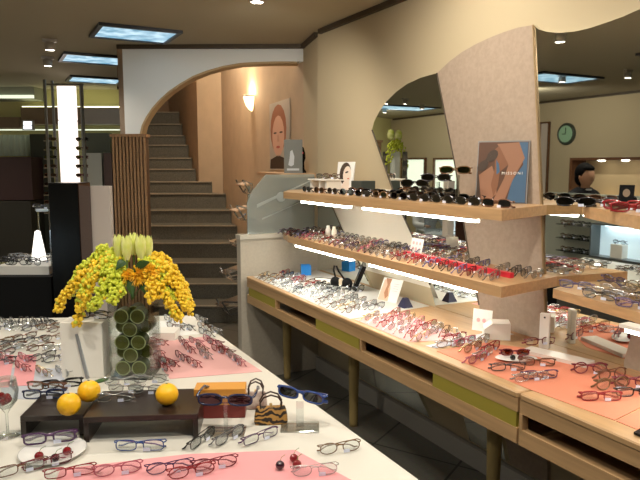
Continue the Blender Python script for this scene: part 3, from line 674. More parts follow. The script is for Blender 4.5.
# purse
q=onz(337,289,TZ); t=thing('black_purse','small black purse with two round discs and a tall loop handle on the counter','purse',(q.x+.03,q.y,TZ+.002),math.radians(-60))
for s_ in (-.042,.042):
    b=MB(); b.smooth=True; b.lathe([(.0001,-.012),(.030,-.012),(.034,-.006),(.034,.006),(.030,.012),(.0001,.012)],(s_,0,.0345),22,'y'); b.build('disc',blackm,t,False)
MB().box(-.012,.012,-.010,.010,.010,.055).build('clasp',mat('cream_clasp',(.6,.5,.35),.4),t,False)
b=MB(); b.tube([(-.04,0,.06),(-.055,0,.11),(-.05,0,.135),(-.035,0,.135),(-.02,0,.105),(.02,0,.06)],.006,8); b.build('handle',blackm,t,False)
# boat dish
q=onz(320,281,TZ); t=thing('oval_tray','long white oval tray with a dark rim at the far end of the counter','tray',(1.88,3.38,TZ+.002),math.radians(-84))
b=MB(Matrix.Diagonal((2.3,.85,1,1))); b.smooth=True; b.lathe([(.0001,.002),(.06,.002),(.075,.012),(.076,.02),(.073,.02),(.058,.006),(.0001,.006)],n=32); b.build('dish',white,t,False)
b=MB(Matrix.Diagonal((2.3,.85,1,1))); b.tube([(.0755*math.cos(a*PI/16),.0755*math.sin(a*PI/16),.021) for a in range(32)],.003,6,True); b.build('rim',blackm,t,False)
for k in range(2):
    b=MB(); b.smooth=True; b.ball((1.87+.03*k,3.35-.05*k,TZ+.022),.014,12,8); o=b.build('bead',mat('bead_brown',(.12,.02,.01),.15,coat=.5)); tag(o,['dark red ball in the oval tray, farther one','dark red ball in the oval tray, nearer one'][k],'ball','dark red balls in the oval tray')
q=onz(297,273,TZ); t=thing('blue_box','bright blue square cup standing by the far divider panel','box',(q.x+.02,min(q.y,3.80),TZ+.002),math.radians(-20))
b=MB(); bm=mat('blue_glass',(.01,.20,.62),.2,coat=.4)
for a in ((-.035,.035,-.035,-.031,0,.068),(-.035,.035,.031,.035,0,.068),(-.035,-.031,-.031,.031,0,.068),(.031,.035,-.031,.031,0,.068),(-.031,.031,-.031,.031,0,.004)): b.box(*a)
b.build('cup',bm,t,False)
# tablet at the right
pts=[onz(x,y,TZ) for x,y in [(612,422),(636,412),(690,430),(666,452)]]
t=thing('order_tray','white sheet in a black tray at the lower right end of the counter','tray',tuple(pts[0]))
MB().prism([(1.56,1.06),(1.56,.80),(1.72,.80),(1.72,1.09)],'z',TZ+.002,TZ+.009).build('tray_frame',black,t)
MB().prism([(1.572,1.047),(1.572,.812),(1.708,.812),(1.708,1.073)],'z',TZ+.009,TZ+.011).build('paper',whitec,t)

# ================================================================= HALL WALL ITEMS
def wallpt(px,py):
    # intersection of view ray with hall wall polyline segment 1-2
    a=Vector(W[1]);c=Vector(W[2]); d=ray(px,py); n=Vector((c.y-a.y,-(c.x-a.x))); s_=(a.dot(n))/(d.x*n.x+d.y*n.y); return O+d*s_
wd=(Vector(W[2])-Vector(W[1])).normalized(); wn=Vector((-wd.y,wd.x)) # towards the hall (left)
p=wallpt(252,104); wa=math.atan2(wd.y,wd.x)
t=thing('wall_sconce','glowing half-bowl wall lamp with a dark rim on the tan wall','lamp',(p.x+wn.x*.002,p.y+wn.y*.002,p.z),wa)
b=MB(); b.smooth=True
prof=[(.02,-.085),(.05,-.05),(.075,0),(.09,.065)]; n_=16
vs=[];fs=[]
for r0,z in [(.001,-.075)]+[(.028,-.06),(.058,-.02),(.078,.03),(.088,.075)]:
    for k in range(n_+1): a=PI*k/n_; vs.append((r0*math.cos(a),r0*math.sin(a),z))
for i in range(4):
    for k in range(n_): fs.append((i*(n_+1)+k,i*(n_+1)+k+1,(i+1)*(n_+1)+k+1,(i+1)*(n_+1)+k))
b.add(vs,fs); b.build('lamp_shade',mat('sconce_glow',(1,.9,.7),.4,emit=(1,.80,.48),es=1.5),t,False)
b=MB(); b.tube([(.089*math.cos(PI*k/16),.089*math.sin(PI*k/16),.078) for k in range(17)],.006,6); b.tube([(.07,.02,.03),(.055,.02,-.02),(.0,.02,-.075)],.003,5); b.build('rim',trimm,t,False)
def plight(loc,e,col=(1,.72,.42),r=.05):
    l=bpy.data.lights.new('bulb','POINT'); l.energy=e; l.color=col; l.shadow_soft_size=r; o=bpy.data.objects.new('hall_point_light',l); C.objects.link(o); o.location=loc
plight((p.x+wn.x*.075,p.y+wn.y*.075,p.z+.10),5)
# unseen fill light added high in the stairwell to brighten steps and walls
q=FR(262,8.0); plight((2.2,6.3,3.3),58,(1,.82,.60),.12)
# hall poster (hangs on the wall)
pL=wallpt(271,168); pR=wallpt(291,168); top=wallpt(281,101); 
def face4(t,M,w,h):
    shape(t,M,'print',oval(.45,.60,.40,.36),pc and mat('print_auburn',(.42,.16,.09),.5),1,w,h)
    shape(t,M,'print',oval(.45,.50,.30,.30),mat('print_face',(.78,.50,.40),.5),2,w,h)
    shape(t,M,'print',[(.02,.02),(.9,.02),(.85,.16),(.45,.22),(.05,.16)],pb,2,w,h)
    for s_ in (.30,.60): shape(t,M,'print',oval(s_,.55,.08,.014,8),pb,3,w,h)
    shape(t,M,'print',oval(.45,.34,.10,.02,8),mat('print_lips',(.55,.12,.10),.5),3,w,h); shape(t,M,'print',[(.42,.52),(.48,.52),(.52,.42),(.40,.42)],mat('print_nose',(.66,.38,.28),.5),3,w,h)
a_=pL+Vector((wn.x,wn.y,0))*.01; c_=pR+Vector((wn.x,wn.y,0))*.01
card('wall_poster','tall poster of a red-haired face hanging on the tan wall below the sconce','poster',(a_.x,a_.y),(c_.x,c_.y),pR.z-.02,top.z-pR.z+.02,0,.004,mat('poster_paper',(.55,.52,.48),.4),face4)
# little ledge behind the glass divider
zl=1.445
t=thing('wall_ledge','narrow tan ledge on the hall wall behind the glass divider','ledge',(2.1,4.3,zl-.03))
MB().prism([(2.17,4.09),(2.34,5.30),(2.17,5.30),(1.86,4.12)],'z',zl-.03,zl).build('ledge_board',mat('ledge_tan',(.60,.38,.22),.5),t)
q=ony(284,168,4.22)
t=thing('acrylic_print','clear acrylic block with a pale figure print on the ledge','picture',(1.93,4.19,zl+.001),math.radians(-20))
MB().box(0,.135,0,.012,0,.245).build('acrylic_panel',mat('grey_acrylic',(.22,.23,.22),.12),t,False)
b=MB(); b.prism([(.03,.06),(.05,.05),(.07,.06),(.075,.12),(.06,.17),(.045,.16),(.04,.11)],'y',-.002,-.0005); b.box(.02,.11,-.002,-.0005,.02,.035); b.build('print',mat('print_silver',(.55,.58,.62),.4),t,False)
t=thing('black_figurine','black upright display figure with a red dot beside the acrylic frame','figurine',(2.09,4.22,zl+.001),0)
b=MB(); b.smooth=True; b.lathe([(.032,0),(.034,.01),(.02,.03),(.018,.08),(.028,.11),(.026,.15),(.014,.19),(.0001,.20)],n=14); b.build('figure_body',black,t,False)
b=MB(); b.ball((-.012,-.026,.15),.010,8,6); b.build('red_dot',mat('red_dot',(.8,.01,.03),.4),t,False)
# flyer stand behind the divider panel
t=thing('flyer_stand','metal flyer stand with angled racks sticking out left of the divider panel','stand',(1.64,4.16,0))
MB().box(1.52,1.76,4.08,4.24,0,.02).build('base',chrome,t); MB().box(1.63,1.65,4.155,4.175,.02,1.36).build('pole',chrome,t)
for k,(px,py) in enumerate([(254,187),(249,213),(236,275),(234,308),(240,244)]):
    Yp=4.10; q=ony(px,py,Yp); sc={0:1,1:1.1,2:.85,3:1.05,4:.45}[k]
    w_=.085*sc; x1=1.64-q.x
    M=Matrix.Translation(q)
    rk=MB(M@Matrix.Rotation(math.radians(-14),4,'Y')).box(-w_,x1,0,.13,.03*sc,.035*sc+.004).build('rack',mat('rack_tan',(.55,.33,.19),.4) if k<2 else chrome,t)
    b=MB(M); b.tube([(-w_,0,.05*sc),(-w_*.3,0,-.045*sc),(x1,0,-.015*sc),(x1,0,.02*sc),(-w_,0,.05*sc)],.006,6); b.tube([(-w_,.13,.05*sc),(-w_*.3,.13,-.045*sc),(x1,.13,-.015*sc)],.006,6); b.tube([(-w_*.3,0,-.045*sc),(-w_*.3,.13,-.045*sc)],.006,6); b.build('bracket',chrome if k!=3 else mat('dark_metal',(.1,.1,.1),.3,.8),rk)

# ================================================================= BACKGROUND LEFT
D=7.9
def bg(name,label,cat,x0,x1,y0,y1,m,DD=D,dep=.1,kind=None):
    b=MB(FM); fbox(b,x0,x1,y0,y1,DD-dep,dep-.001) ; o=b.build(name,m); tag(o,label,cat,None,kind); return o
brownb=mat('beam_brown',(.20,.14,.085),.6); greyb=mat('beam_grey',(.34,.31,.27),.6)
bg('trim_12','dark brown band across the far wall, left part','trim',-14,20,117,128,brownb,D,.2,'structure')
bg('trim_13','brown beam across the far wall behind the lit tower','trim',21,83,107,124,brownb,D,.25,'structure')
bg('trim_14','grey-beige beam across the far wall near the arch','trim',83.5,120,108,124,greyb,D,.25,'structure')
bg('trim_15','dark frame line below the far ceiling','trim',34.5,120,86.5,88.5,trimm,D,.06,'structure')
bg('trim_16','grey-green soffit panel at the upper left of the far wall','trim',-14,34,80,99,mat('soffit',(.30,.31,.25),.7),D,.3,'structure')
t=thing('exit_sign','small glowing white sign on the brown beam','sign',tuple(ond(27,125,D-.27)))
b=MB(FM); fbox(b,22,33,120,130,D-.30,.045); b.build('sign_box',greyb,t)
b=MB(FM); fbox(b,23.5,31.5,121.5,124.8,D-.305,.004); fbox(b,23.5,31.5,125.6,129,D-.305,.004); b.build('sign_face',mat('sign_glow',(.8,.85,.9),.5,emit=(.85,.95,1),es=1.2),t)
t=thing('far_curtain','pale grey-green curtain in the far opening','curtain',tuple(ond(10,150,D-.05)))
b=MB(FM); z0=fc(0,156,D)[2]; z1=fc(0,135,D)[2]; a0=fc(-14,145,D)[0]; a1=fc(32,145,D)[0]; n_=40
vs=[(a0+(a1-a0)*k/n_,D-.06+.018*math.sin(k*1.3),z) for z in (z0,z1) for k in range(n_+1)]; b.smooth=True; b.add(vs,[(k,k+1,n_+2+k,n_+1+k) for k in range(n_)]); vs=[(x,y+.01,z) for x,y,z in vs]; b.add(vs,[(n_+1+k,n_+2+k,k+1,k) for k in range(n_)]); b.build('curtain_cloth',mat('curtain',(.42,.46,.38),.9),t)
bg('far_cabinet','dark reddish-brown cabinet at the far left','cabinet',-14,32,157,200,mat('maroon_dark',(.035,.012,.012),.5),D-.1,.45)
bg('far_screen','tall dark green panel behind the lit tower','screen',33,50,134,262,mat('dark_green',(.035,.04,.025),.6),D-.1,.15)
bg('far_cabinet','low black cabinet run at the far left below the maroon one','cabinet',-14,32,201,262,mat('cab_black',(.02,.018,.013),.5),D-.1,.5)
bg('far_window_panel','grey-green glazed panel near the slatted column','panel',84,112,133,262,mat('far_glazing',(.13,.15,.12),.1),D-.1,.10)
bg('far_pale_panel','pale grey standing panel left of the slatted column','panel',85,103,153,240,mat('pale_panel',(.40,.42,.36),.5),D-.4,.06)
bg('far_brown_post','dark brown post beside the slatted column','post',105,113,153,240,mat('brown_post',(.06,.03,.02),.5),D-.4,.08)
b=MB(FM); fbox(b,-14,33,95,98,D-.34,.03); o=b.build('cove_light',mat('cove_glow',(1,1,1),.5,emit=(.9,1,.75),es=.5)); tag(o,'glowing light strip under the grey-green soffit at the upper left','light')
b=MB(FM); fbox(b,22,119,106.2,107,D-.2,.06); o=b.build('cove_light',mat('cove_glow2',(1,1,1),.5,emit=(1,1,.6),es=1.6)); tag(o,'light strip added on top of the brown beam to brighten the yellow-green wall','light')  # glowing strip added to brighten the wall band above the beam
b=MB(FM); fbox(b,-14,119,129.2,130.2,D-.2,.06); o=b.build('cove_light',MATS['cove_glow']); tag(o,'light strip below the brown beam of the far wall','light')
# lit tower with eyewear racks
TD=6.6
t=thing('lit_tower','tall glowing white display column between chrome eyewear racks','display',tuple(ond(66,200,TD)-Vector((0,0,ond(66,200,TD).z))))
b=MB(FM); a0=fc(57.5,130,TD)[0]; a1=fc(76,130,TD)[0]; zt=fc(66,86,TD)[2]; zm=fc(66,120.5,TD)[2]
b.box(a0+.01,a1,TD,TD+.05,.02,zm-.004); b.box(a0+.013,a1+.003,TD,TD+.05,zm+.004,zt); b.build('light_column',mat('tower_glow',(1,1,1),.5,emit=(1,.86,.78),es=.75),t)
cr=mat('rack_chrome',(.30,.31,.30),.3,.7)
for px in (48.5,52,80.5,85):
    a=fc(px,130,TD)[0]; b=MB(FM); b.box(a-.012,a+.012,TD-.05+(.1 if px in(52,80.5) else 0),TD-.03+(.1 if px in(52,80.5) else 0),0,fc(66,80 if px<60 else 84,TD)[2]); b.build('rack_post',cr,t)
b=MB(FM); a=fc(48.5,85,TD)[0]; c=fc(85,85,TD)[0]; b.box(a,c,TD-.045,TD-.035,zt+.0,zt+.02); b.build('top_bar',cr,t)
for side,(pa_,pb_) in enumerate(((44.5,56),(77.5,86))):
    for k in range(9):
        py=141+k*9.0; a=fc(pa_,py,TD)[0]; c=fc(pb_,py,TD)[0]; z=fc(60,py,TD)[2]
        b=MB(FM); b.box(a,c,TD-.02,TD+.02,z-.004,z+.004); b.build('rack_arm',chrome,t)
        q=ond((pa_+pb_)/2,py,TD-.03)
        if z<1.4: pass
        cc=pick(dict(black=3,brown=2,red=1,maroon=1))
        glasses(q.x,q.y,q.z+.0045-.0006,-YAW,f'{cc} glasses on the {["left","right"][side]} rack of the lit tower','sun',cc,r=.003,lens='dark',tagged=False,scale=.9,group=f'{cc} glasses on the {["left","right"][side]} tower rack')
# black and white pillar
PD=3.8
t=thing('black_pillar','tall glossy black display pillar behind the flowers','pillar',tuple(ond(66,182,PD)-Vector((0,0,ond(66,182,PD).z))))
b=MB(FM); a0=fc(51.5,250,PD)[0]; a1=fc(80.5,250,PD)[0]; zt=fc(66,183,PD)[2]; b.box(a0,a1,PD,PD+.20,0,zt); b.build('pillar_body',black,t)
b=MB(FM); a2=fc(91,250,PD+.22)[0]; b.box(a1+.001,a1+.005,PD+.004,PD+.195,0,zt-.003); b.build('side_reflection',mat('reflection_brown',(.05,.022,.015),.15,.4),t)  # gloss reflection on the pillar's black side, put into a thin slab's brown colour
b=MB(FM); a3=fc(112,250,PD+.22)[0]; b.box(a2+.002,a3,PD+.22,PD+.27,0,fc(100,186,PD+.22)[2]); o=b.build('white_pillar',mat('pillar_white',(.62,.55,.50),.5)); tag(o,'tall plain white pillar standing against the black one','pillar')
# black display cabinet with opening at left
CD=3.85
t=thing('black_display_case','large black display case with a glowing recess at the left edge','display case',tuple(ond(20,250,CD)-Vector((0,0,ond(20,250,CD).z))))
a0=fc(-16,250,CD)[0]; a1=fc(49.5,250,CD)[0]; zs=fc(20,277,CD)[2]
b=MB(FM); b.box(a0,a1,CD,CD+.6,0,zs); b.build('case_base',blackm,t)
b=MB(FM); b.box(a0+.02,a1-.045,CD+.08,CD+.58,zs+.0,zs+.055); b.build('shelf_slab',white,t)
b=MB(FM); b.box(a1-.04,a1-.015,CD+.10,CD+.55,zs+.055,fc(45,205,CD)[2]); b.build('side_glass',glassy('case_glass',(.8,.88,.95),.15),t)
zq=zs+.055
for k in range(9):
    px=3+5.0*k; Dq=CD+.12+(k%3)*.13; q=ond(px,260,Dq); 
    cc=['black','gunmetal','silver'][k%3]
    glasses(q.x,q.y,zq,-YAW+random.uniform(-.7,.7),f'{cc} glasses standing in the black display case, {["front","middle","back"][k%3]} row','oval',cc,pose='open',r=.0026,group=f'{cc} glasses in the black display case')
q=ond(38,240,CD+.3); t=thing('white_cone','glowing white cone lamp in the black display case','lamp',(q.x,q.y,zq+.001))
b=MB(); b.smooth=True; b.lathe([(.05,0),(.018,.20),(.0001,.21)],n=16); b.build('cone',mat('cone_glow',(1,1,1),.4,emit=(1,.93,.85),es=.8),t,False)
for k,(py) in enumerate((209,)):
    q=ond(43,py,CD+.35); t=thing('glass_ledge','small pale glass ledge holding a pair of glasses beside the black pillar','shelf',(q.x,q.y,q.z))
    b=MB(Matrix.Rotation(0,4,'Z')); b.box(-.045,.045,-.06,.06,-.014,-.001); b.build('ledge_board',mat('ledge_glow',(.75,.88,1),.3),t,False)
    MB().box(-.035,-.028,-.03,.03,zq-q.z+.001,-.014).build('ledge_support',chrome,t,False)
    glasses(q.x,q.y,q.z,-YAW,'dark glasses on the small glass ledge beside the black pillar','sun','gunmetal',r=.003)

# ================================================================= TABLE OBJECTS
# vase
VD=2.17; q=ond(131,382,VD); VC=Vector((q.x,q.y,0)); vz=TZ+.0005
VC=onz(131,380,TZ)+FD*.07
t=thing('glass_vase','tall square glass vase packed with cut green stems and topped by yellow flowers','vase',(VC.x,VC.y,vz),-YAW)
w=.072;vh=.372
for a in ((-w,w,-w,-w+.004),(-w,w,w-.004,w),(-w,-w+.004,-w+.004,w-.004),(w-.004,w,-w+.004,w-.004)): MB().box(*a,0,vh).build('glass_wall',vglass,t,False)
MB().box(-w,w,-w,w,-.0,.012).build('glass_base',vglass,t,False)
gs=mat('stem_skin',(.04,.06,.008),.4); gi=mat('stem_pith',(.16,.165,.025),.55,noise=.35,nscale=25); ge=mat('stem_rim',(.52,.58,.30),.5)
def stemslice(dx,dy,dz,lab,ln):
    M=WM[t]@Matrix.Translation((dx,dy,dz)); c0=M@Vector((0,0,0))
    s_=thing('cut_stem',lab,'stem',tuple(c0),-YAW,'cut green stems stacked in the vase'); R0=.0262
    b=MB(); b.smooth=True; b.lathe([(R0,0),(R0,ln)],n=22,axis='y',cap=False); b.build('stem_skin',gs,s_,False)
    b=MB(); b.lathe([(.0001,-.0004),(R0-.0035,-.0004)],n=22,axis='y'); b.build('pith',gi,s_,False)
    b=MB(); b.lathe([(R0-.0035,-.0008),(R0,-.0008),(R0,.0)],n=22,axis='y',cap=False); b.build('rim',ge,s_,False)
z=.0135+.027; row=0
while z<vh-.10:
    front=[-.0285,.0285] if row%2==0 else [0]
    back=[0] if row%2==0 else [-.0285,.0285]
    if row%2: back=[-.040,.040]
    for dx in front: stemslice(dx,-.064,z,f'front cut green stem in the glass vase, {["bottom","second","third","fourth","fifth","sixth"][row]} layer{", left" if dx<0 else ", right" if dx>0 else ""}',.05)
    for dx in back: stemslice(dx,-.012,z,f'rear cut green stem in the glass vase, {["bottom","second","third","fourth","fifth","sixth"][row]} layer{", left" if dx<0 else ", right" if dx>0 else ""}',.06)
    z+=.0465 if True else 0; row+=1
    if row>5: break
# flowers
VT=Vector((VC.x,VC.y,vz+vh))
def L(dx,dy,dz): return VT+RT*dx+FD*dy+Vector((0,0,dz))
pxm=VD/F
berg=mat('berry_lime',(.60,.66,.05),.45); berk=mat('berry_gold',(.88,.60,.03),.45); stemg=mat('flower_stem',(.10,.18,.03),.5); leafg=mat('leaf_green',(.03,.08,.015),.5)
tmp=Vector((131,268,0))
def fp(px,py,d): return ond(px,py,VD+d)
sprays=[ # path px points, depth, colour
 ([(128,268),(108,262),(84,275),(66,294),(57,310)],-.03,'gold','lowest'),
 ([(128,266),(104,258),(88,264),(76,280),(72,292)],.02,'lime','upper'),
 ([(126,270),(105,268),(92,280),(84,300),(76,324)],-.06,'gold','front'),
 ([(122,262),(106,252),(100,254),(94,268),(88,284)],.05,'lime','back'),
 ([(126,272),(110,272),(104,285),(98,300),(92,308)],-.09,'lime','near'),
 ([(126,270),(116,272),(114,288),(112,302)],-.10,'lime','drooping'),
 ([(136,268),(152,262),(172,275),(186,295),(190,312)],-.02,'gold','outer right'),
 ([(136,266),(156,258),(168,264),(178,278),(186,288)],.04,'gold','back right'),
 ([(136,270),(150,272),(160,286),(168,302),(180,318)],-.07,'gold','front right'),
 ([(136,270),(148,275),(152,288),(150,300)],-.09,'gold','near right'),
 ([(136,268),(146,262),(158,272),(166,288),(172,300)],-.04,'lime','inner right'),
 ([(124,268),(112,256),(103,250),(100,248)],.03,'lime','top left tip'),
 ([(128,268),(112,264),(98,270),(86,286),(80,302)],-.05,'lime','middle left'),
 ([(128,268),(118,262),(108,262),(100,272)],-.04,'lime','upper left inner'),
 ([(136,268),(160,268),(176,284),(184,300),(187,308)],-.05,'gold','middle right'),
 ([(134,268),(148,264),(158,262),(164,266)],-.02,'gold','upper right inner'),
 ([(130,270),(122,276),(120,286),(121,294)],-.09,'lime','front centre')]
for i,(pts,dd,c,w_) in enumerate(sprays):
    P3=[fp(x,y,dd*min(1,.3+.25*j)) for j,(x,y) in enumerate(pts)]
    # resample
    def at(u):
        u*=len(P3)-1; k=min(int(u),len(P3)-2); f=u-k
        p0=P3[max(k-1,0)];p1=P3[k];p2=P3[k+1];p3=P3[min(k+2,len(P3)-1)]
        return .5*((2*p1)+(-p0+p2)*f+(2*p0-5*p1+4*p2-p3)*f*f+(-p0+3*p1-3*p2+p3)*f**3)
    t2=thing('berry_spray',f'drooping spray of {"golden" if c=="gold" else "lime green"} berries in the vase, {w_} one','flowers',tuple(P3[0]),0,'berry sprays in the vase')
    b=MB(); b.tube([at(k/14) for k in range(15)],.0018,5); b.build('stem',stemg,t2)
    b=MB(); b.smooth=True; Ln=sum((P3[k+1]-P3[k]).length for k in range(len(P3)-1)); N=int(Ln*850)
    for k in range(N):
        u=.16+.84*(k+rnd())/N; p_=at(min(u,.999)); rad=.025*(1.0-.42*u)
        th=rnd()*2*PI; ph=math.acos(2*rnd()-1); of=Vector((math.sin(ph)*math.cos(th),math.sin(ph)*math.sin(th),math.cos(ph)))*rad*(.6+.6*rnd())
        b.cur=1 if (rnd()<.05) else 0
        b.ball(tuple(p_+of),.0056+.0022*rnd(),7,5)
    o=b.build('berries',[berk,berg] if c=='gold' else [berg,berk],t2); o['kind']='stuff'
petm=mat('mum_petal',(.88,.50,.02),.5)
for i,(px,py,R0) in enumerate([(138,275,.040),(150,272,.034),(128,276,.03)]):
    c0=fp(px,py,-.05); t2=thing('yellow_chrysanthemum',['large spiky golden bloom at the centre of the vase','spiky golden bloom right of the centre one','small spiky golden bloom left of the centre one'][i],'flower',tuple(c0))
    b=MB()
    for k in range(110):
        d=Vector((random.gauss(0,1),random.gauss(0,1)-.6,random.gauss(0,1)+.3)).normalized(); b.tube([c0,c0+d*R0*.6,c0+d*R0+Vector((0,0,-.003))],[.002,.0028,.001],4)
    b.build('petals',petm,t2); b=MB(); b.tube([c0,fp(132,300,0)],.002,5); b.build('stem',stemg,t2)
for i,(px,py,c) in enumerate([(119,256,.0),(127,259,-.02),(134,254,.02),(141,258,-.015),(148,257,.015)]):
    base=fp(px,py+1,c-.01); t2=thing('tulip',['leftmost pale yellow tulip in the vase','second yellow tulip from the left in the vase','middle yellow tulip standing behind the others','fourth yellow tulip from the left in the vase','rightmost pale yellow tulip in the vase'][i],'tulip',tuple(base),0,'tulips in the vase')
    b=MB(); b.smooth=True
    hh=.080+.006*(i%2)
    for k in range(5):
        a=k*2*PI/5; M_=Matrix.Translation(base)@Matrix.Rotation(a,4,'Z'); b.M=M_
        vs=[];n1=6;n2=5
        for u in range(n1+1):
            uu=u/n1; wd_=.9*math.sin(PI*min(1,.12+uu*.86))**.8; rad=.0185*(math.sin(PI*(.10+.68*uu)))**.7
            for v in range(n2+1):
                an=(v/n2-.5)*2*wd_; vs.append((rad*math.cos(an)+.001*k%2*.001,rad*math.sin(an),hh*uu))
        b.add(vs,[(u*(n2+1)+v,u*(n2+1)+v+1,(u+1)*(n2+1)+v+1,(u+1)*(n2+1)+v) for u in range(n1) for v in range(n2)])
    b.M=None; b.build('petals',tulip,t2)
    b=MB(); b.tube([base,base-Vector((0,0,.03)),fp(132,290,0)],.003,6); b.build('stem',stemg,t2)
for i,(a,c,lab) in enumerate([((122,278),(104,300),'dark green leaf hanging left over the vase'),((126,262),(116,270),'green leaf at the top of the vase'),((140,285),(149,296),'dark green leaf at the right of the vase neck'),((134,272),(150,262),'green leaf under the tulips'),((128,280),(133,298),'dark green leaf at the front of the vase neck')]):
    p0=fp(*a,-.06);p1=fp(*c,-.08); d=p1-p0; sd=d.cross(FD).normalized()*.014
    b=MB(); n_=6; vs=[]
    for k in range(n_+1):
        u=k/n_; m=p0+d*u+Vector((0,0,.01*math.sin(PI*u))); ww=math.sin(PI*min(.98,.08+u*.92)); vs+=[m-sd*ww,m-FD*.002,m+sd*ww]
    fs=[]
    for k in range(n_):
        for j in range(2): fs.append((k*3+j,k*3+j+1,k*3+4+j,k*3+3+j))
    b.add(vs,fs); b.add([v+FD*.0015 for v in vs],[tuple(reversed(f)) for f in fs]); o=b.build('leaf',leafg); tag(o,lab,'leaf')

def at_t(px,py): return onz(px,py,TZ)
# white boxes
def tbox(name,label,cat,xl,xr,yb,h,dep,m,rz=-YAW,bev=.002,zb=TZ):
    p0=onz(xl,yb,zb);p1=onz(xr,yb,zb); Dm=p0.dot(FD); p1=ond(xr,yb,Dm) ; wd_=(p1-p0).dot(RT)
    t=thing(name,label,cat,(p0.x,p0.y,zb+.0008),rz); MB().bbox(0,wd_,0,dep,0,h,bev).build('box_body',m,t,False); return t,wd_
tbox('white_box','square white display box left of the flower vase','box',62,104,378,.200,.09,white)
tbox('white_box','low white display box right of the vase behind the pink mat','box',152,175,341,.035,.10,white)
q=at_t(90,377); t=thing('desk_picture_frame','slim grey picture frame seen edge-on before the white box','frame',(q.x-.01,q.y-.02,TZ+.0005),math.radians(52))
M=Matrix.Rotation(math.radians(-12),4,'X'); b=MB(M); b.box(0,.10,0,.008,.001,.165); b.build('frame',mat('frame_grey',(.30,.31,.33),.3,.4),t,False)
b=MB(); b.add([(.03,.011,.10),(.07,.011,.10),(.03,.06,0),(.07,.06,0),(.03,.014,.10),(.07,.014,.10),(.03,.063,0),(.07,.063,0)],[(0,1,3,2),(5,4,6,7),(0,2,6,4),(1,5,7,3)]); b.build('easel_leg',blackm,t,False)
b=MB(M); b.box(.006,.094,-.0012,-.0001,.008,.157); b.build('picture',mat('frame_pic',(.55,.58,.62),.15),t,False)
q=onz(98,318,TZ+.202); glasses(q.x-.02,q.y,TZ+.2015,math.radians(-40),'black glasses lying on top of the square white box','rect','black',r=.002,hi=True)
# pink mats on table
sheet([(.545,2.62),(.82,2.60),(.85,2.05),(.53,2.13)],TZ,pinkl,'pale pink mat on the table right of the vase')
sheet([(.57,3.0),(.80,2.95),(.80,2.66),(.56,2.68)],TZ,whitec,'white paper sheet at the far right corner of the table')
sheet([(.12,1.60),(.42,1.53),(.68,1.42),(.77,1.05),(.05,1.05),(.05,1.35)],TZ,pinkm,'pink paper sheet at the front of the table')
sheet([(.0,2.20),(.0,2.55),(.20,2.43),(.20,2.07)],TZ,greym,'grey mat under the pink card at the left of the table')
pts=[onz(x,y,TZ) for x,y in [(12,387),(33,386),(37,355),(17,356)]]
sheet([(p.x,p.y) for p in pts],TZ+.002,pinkm,'small pink card on the grey mat')
pts=[onz(x,y,TZ) for x,y in [(-6,388),(9,388),(14,356),(-6,356)]]
sheet([(p.x,p.y) for p in pts],TZ+.002,pinkm,'pink card at the left edge of the picture')
# glasses on left grid
k=0
ords=['first','second','third','fourth','fifth','sixth']
cols=[[(3,331),(22,330),(34,331),(49,330),(60,332)],[(1,345),(12,347),(25,340),(37,343),(54,341)],[(3,357),(14,350),(26,349),(41,351),(57,351)],[(2,366),(44,360),(57,362)],]
for ri,rowp in enumerate(cols):
    for ci,(px,py) in enumerate(rowp):
        q=onz(px,py,TZ); c=pick(dict(gunmetal=3,brown=3,silver=2,tortoise=1,maroon=1))
        glasses(q.x,q.y,TZ+.0025,math.radians(12)+random.uniform(-.25,.25),f'{c} glasses at the left of the table, {ords[ri]} row from the back, {ords[ci]} from left','oval',c,pose='folded',r=.0023,group=None,scale=.80)
for j,(px,py,c,l) in enumerate([(24,362,'pink','pink glasses on the small pink card'),(21,371,'red','red glasses at the bottom left of the small pink card'),(42,376,'gold','gold glasses alone on the grey mat'),(62,376,'silver','silver glasses on the white table left of the white box'),(4,362,'red','red glasses on the pink card at the left edge')]):
    q=onz(px,py,TZ); glasses(q.x,q.y,TZ+.0042,math.radians(-70),l,'oval',c,pose='folded',r=.0018,scale=.8)
for j in range(7):
    px=4+7.5*j; q=onz(px,323.5,TZ); glasses(q.x,q.y-.015,TZ+.0008,math.radians(-80)+random.uniform(-.3,.3),'dark glasses along the far table edge before the black case','sun',['black','gunmetal'][j%2],pose='folded',r=.0021,scale=.8,group='dark glasses along the far table edge')
# glasses right of vase
for j,(px,py) in enumerate([(168,322),(174,330),(186,330),(200,322),(203,330),(205,336),(214,333)]):
    q=onz(px,py,TZ); glasses(q.x,q.y,TZ+.002,math.radians(-78)+random.uniform(-.2,.2),'fine-rimmed glasses on the white sheet at the far right corner of the table','oval',['silver','brown','gunmetal'][j%3],r=.0017,group='glasses on the far white sheet',pose='folded',scale=.85)
for j,(px,py) in enumerate([(158,345),(158,356),(160,363),(162,370),(168,366),(182,345),(188,352),(195,345),(201,352),(204,358),(208,343),(222,345),(218,353),(228,350),(238,353),(236,360),(246,363),(180,360),(192,366)]):
    q=onz(px,py,TZ); c=['red','pink','brown','silver','pink','maroon'][j%6]
    if px<172: c='red'
    glasses(min(q.x,.80),q.y,TZ+.0022,math.radians(-78)+random.uniform(-.25,.25),('red glasses piled at the left side of the pale pink mat beside the vase' if px<172 else f'{c} glasses spread over the pale pink mat right of the vase'),'oval',c,r=.0017,group='red glasses at the left of the pale pink mat' if px<172 else f'{c} glasses on the pale pink table mat',pose='folded',scale=.8)
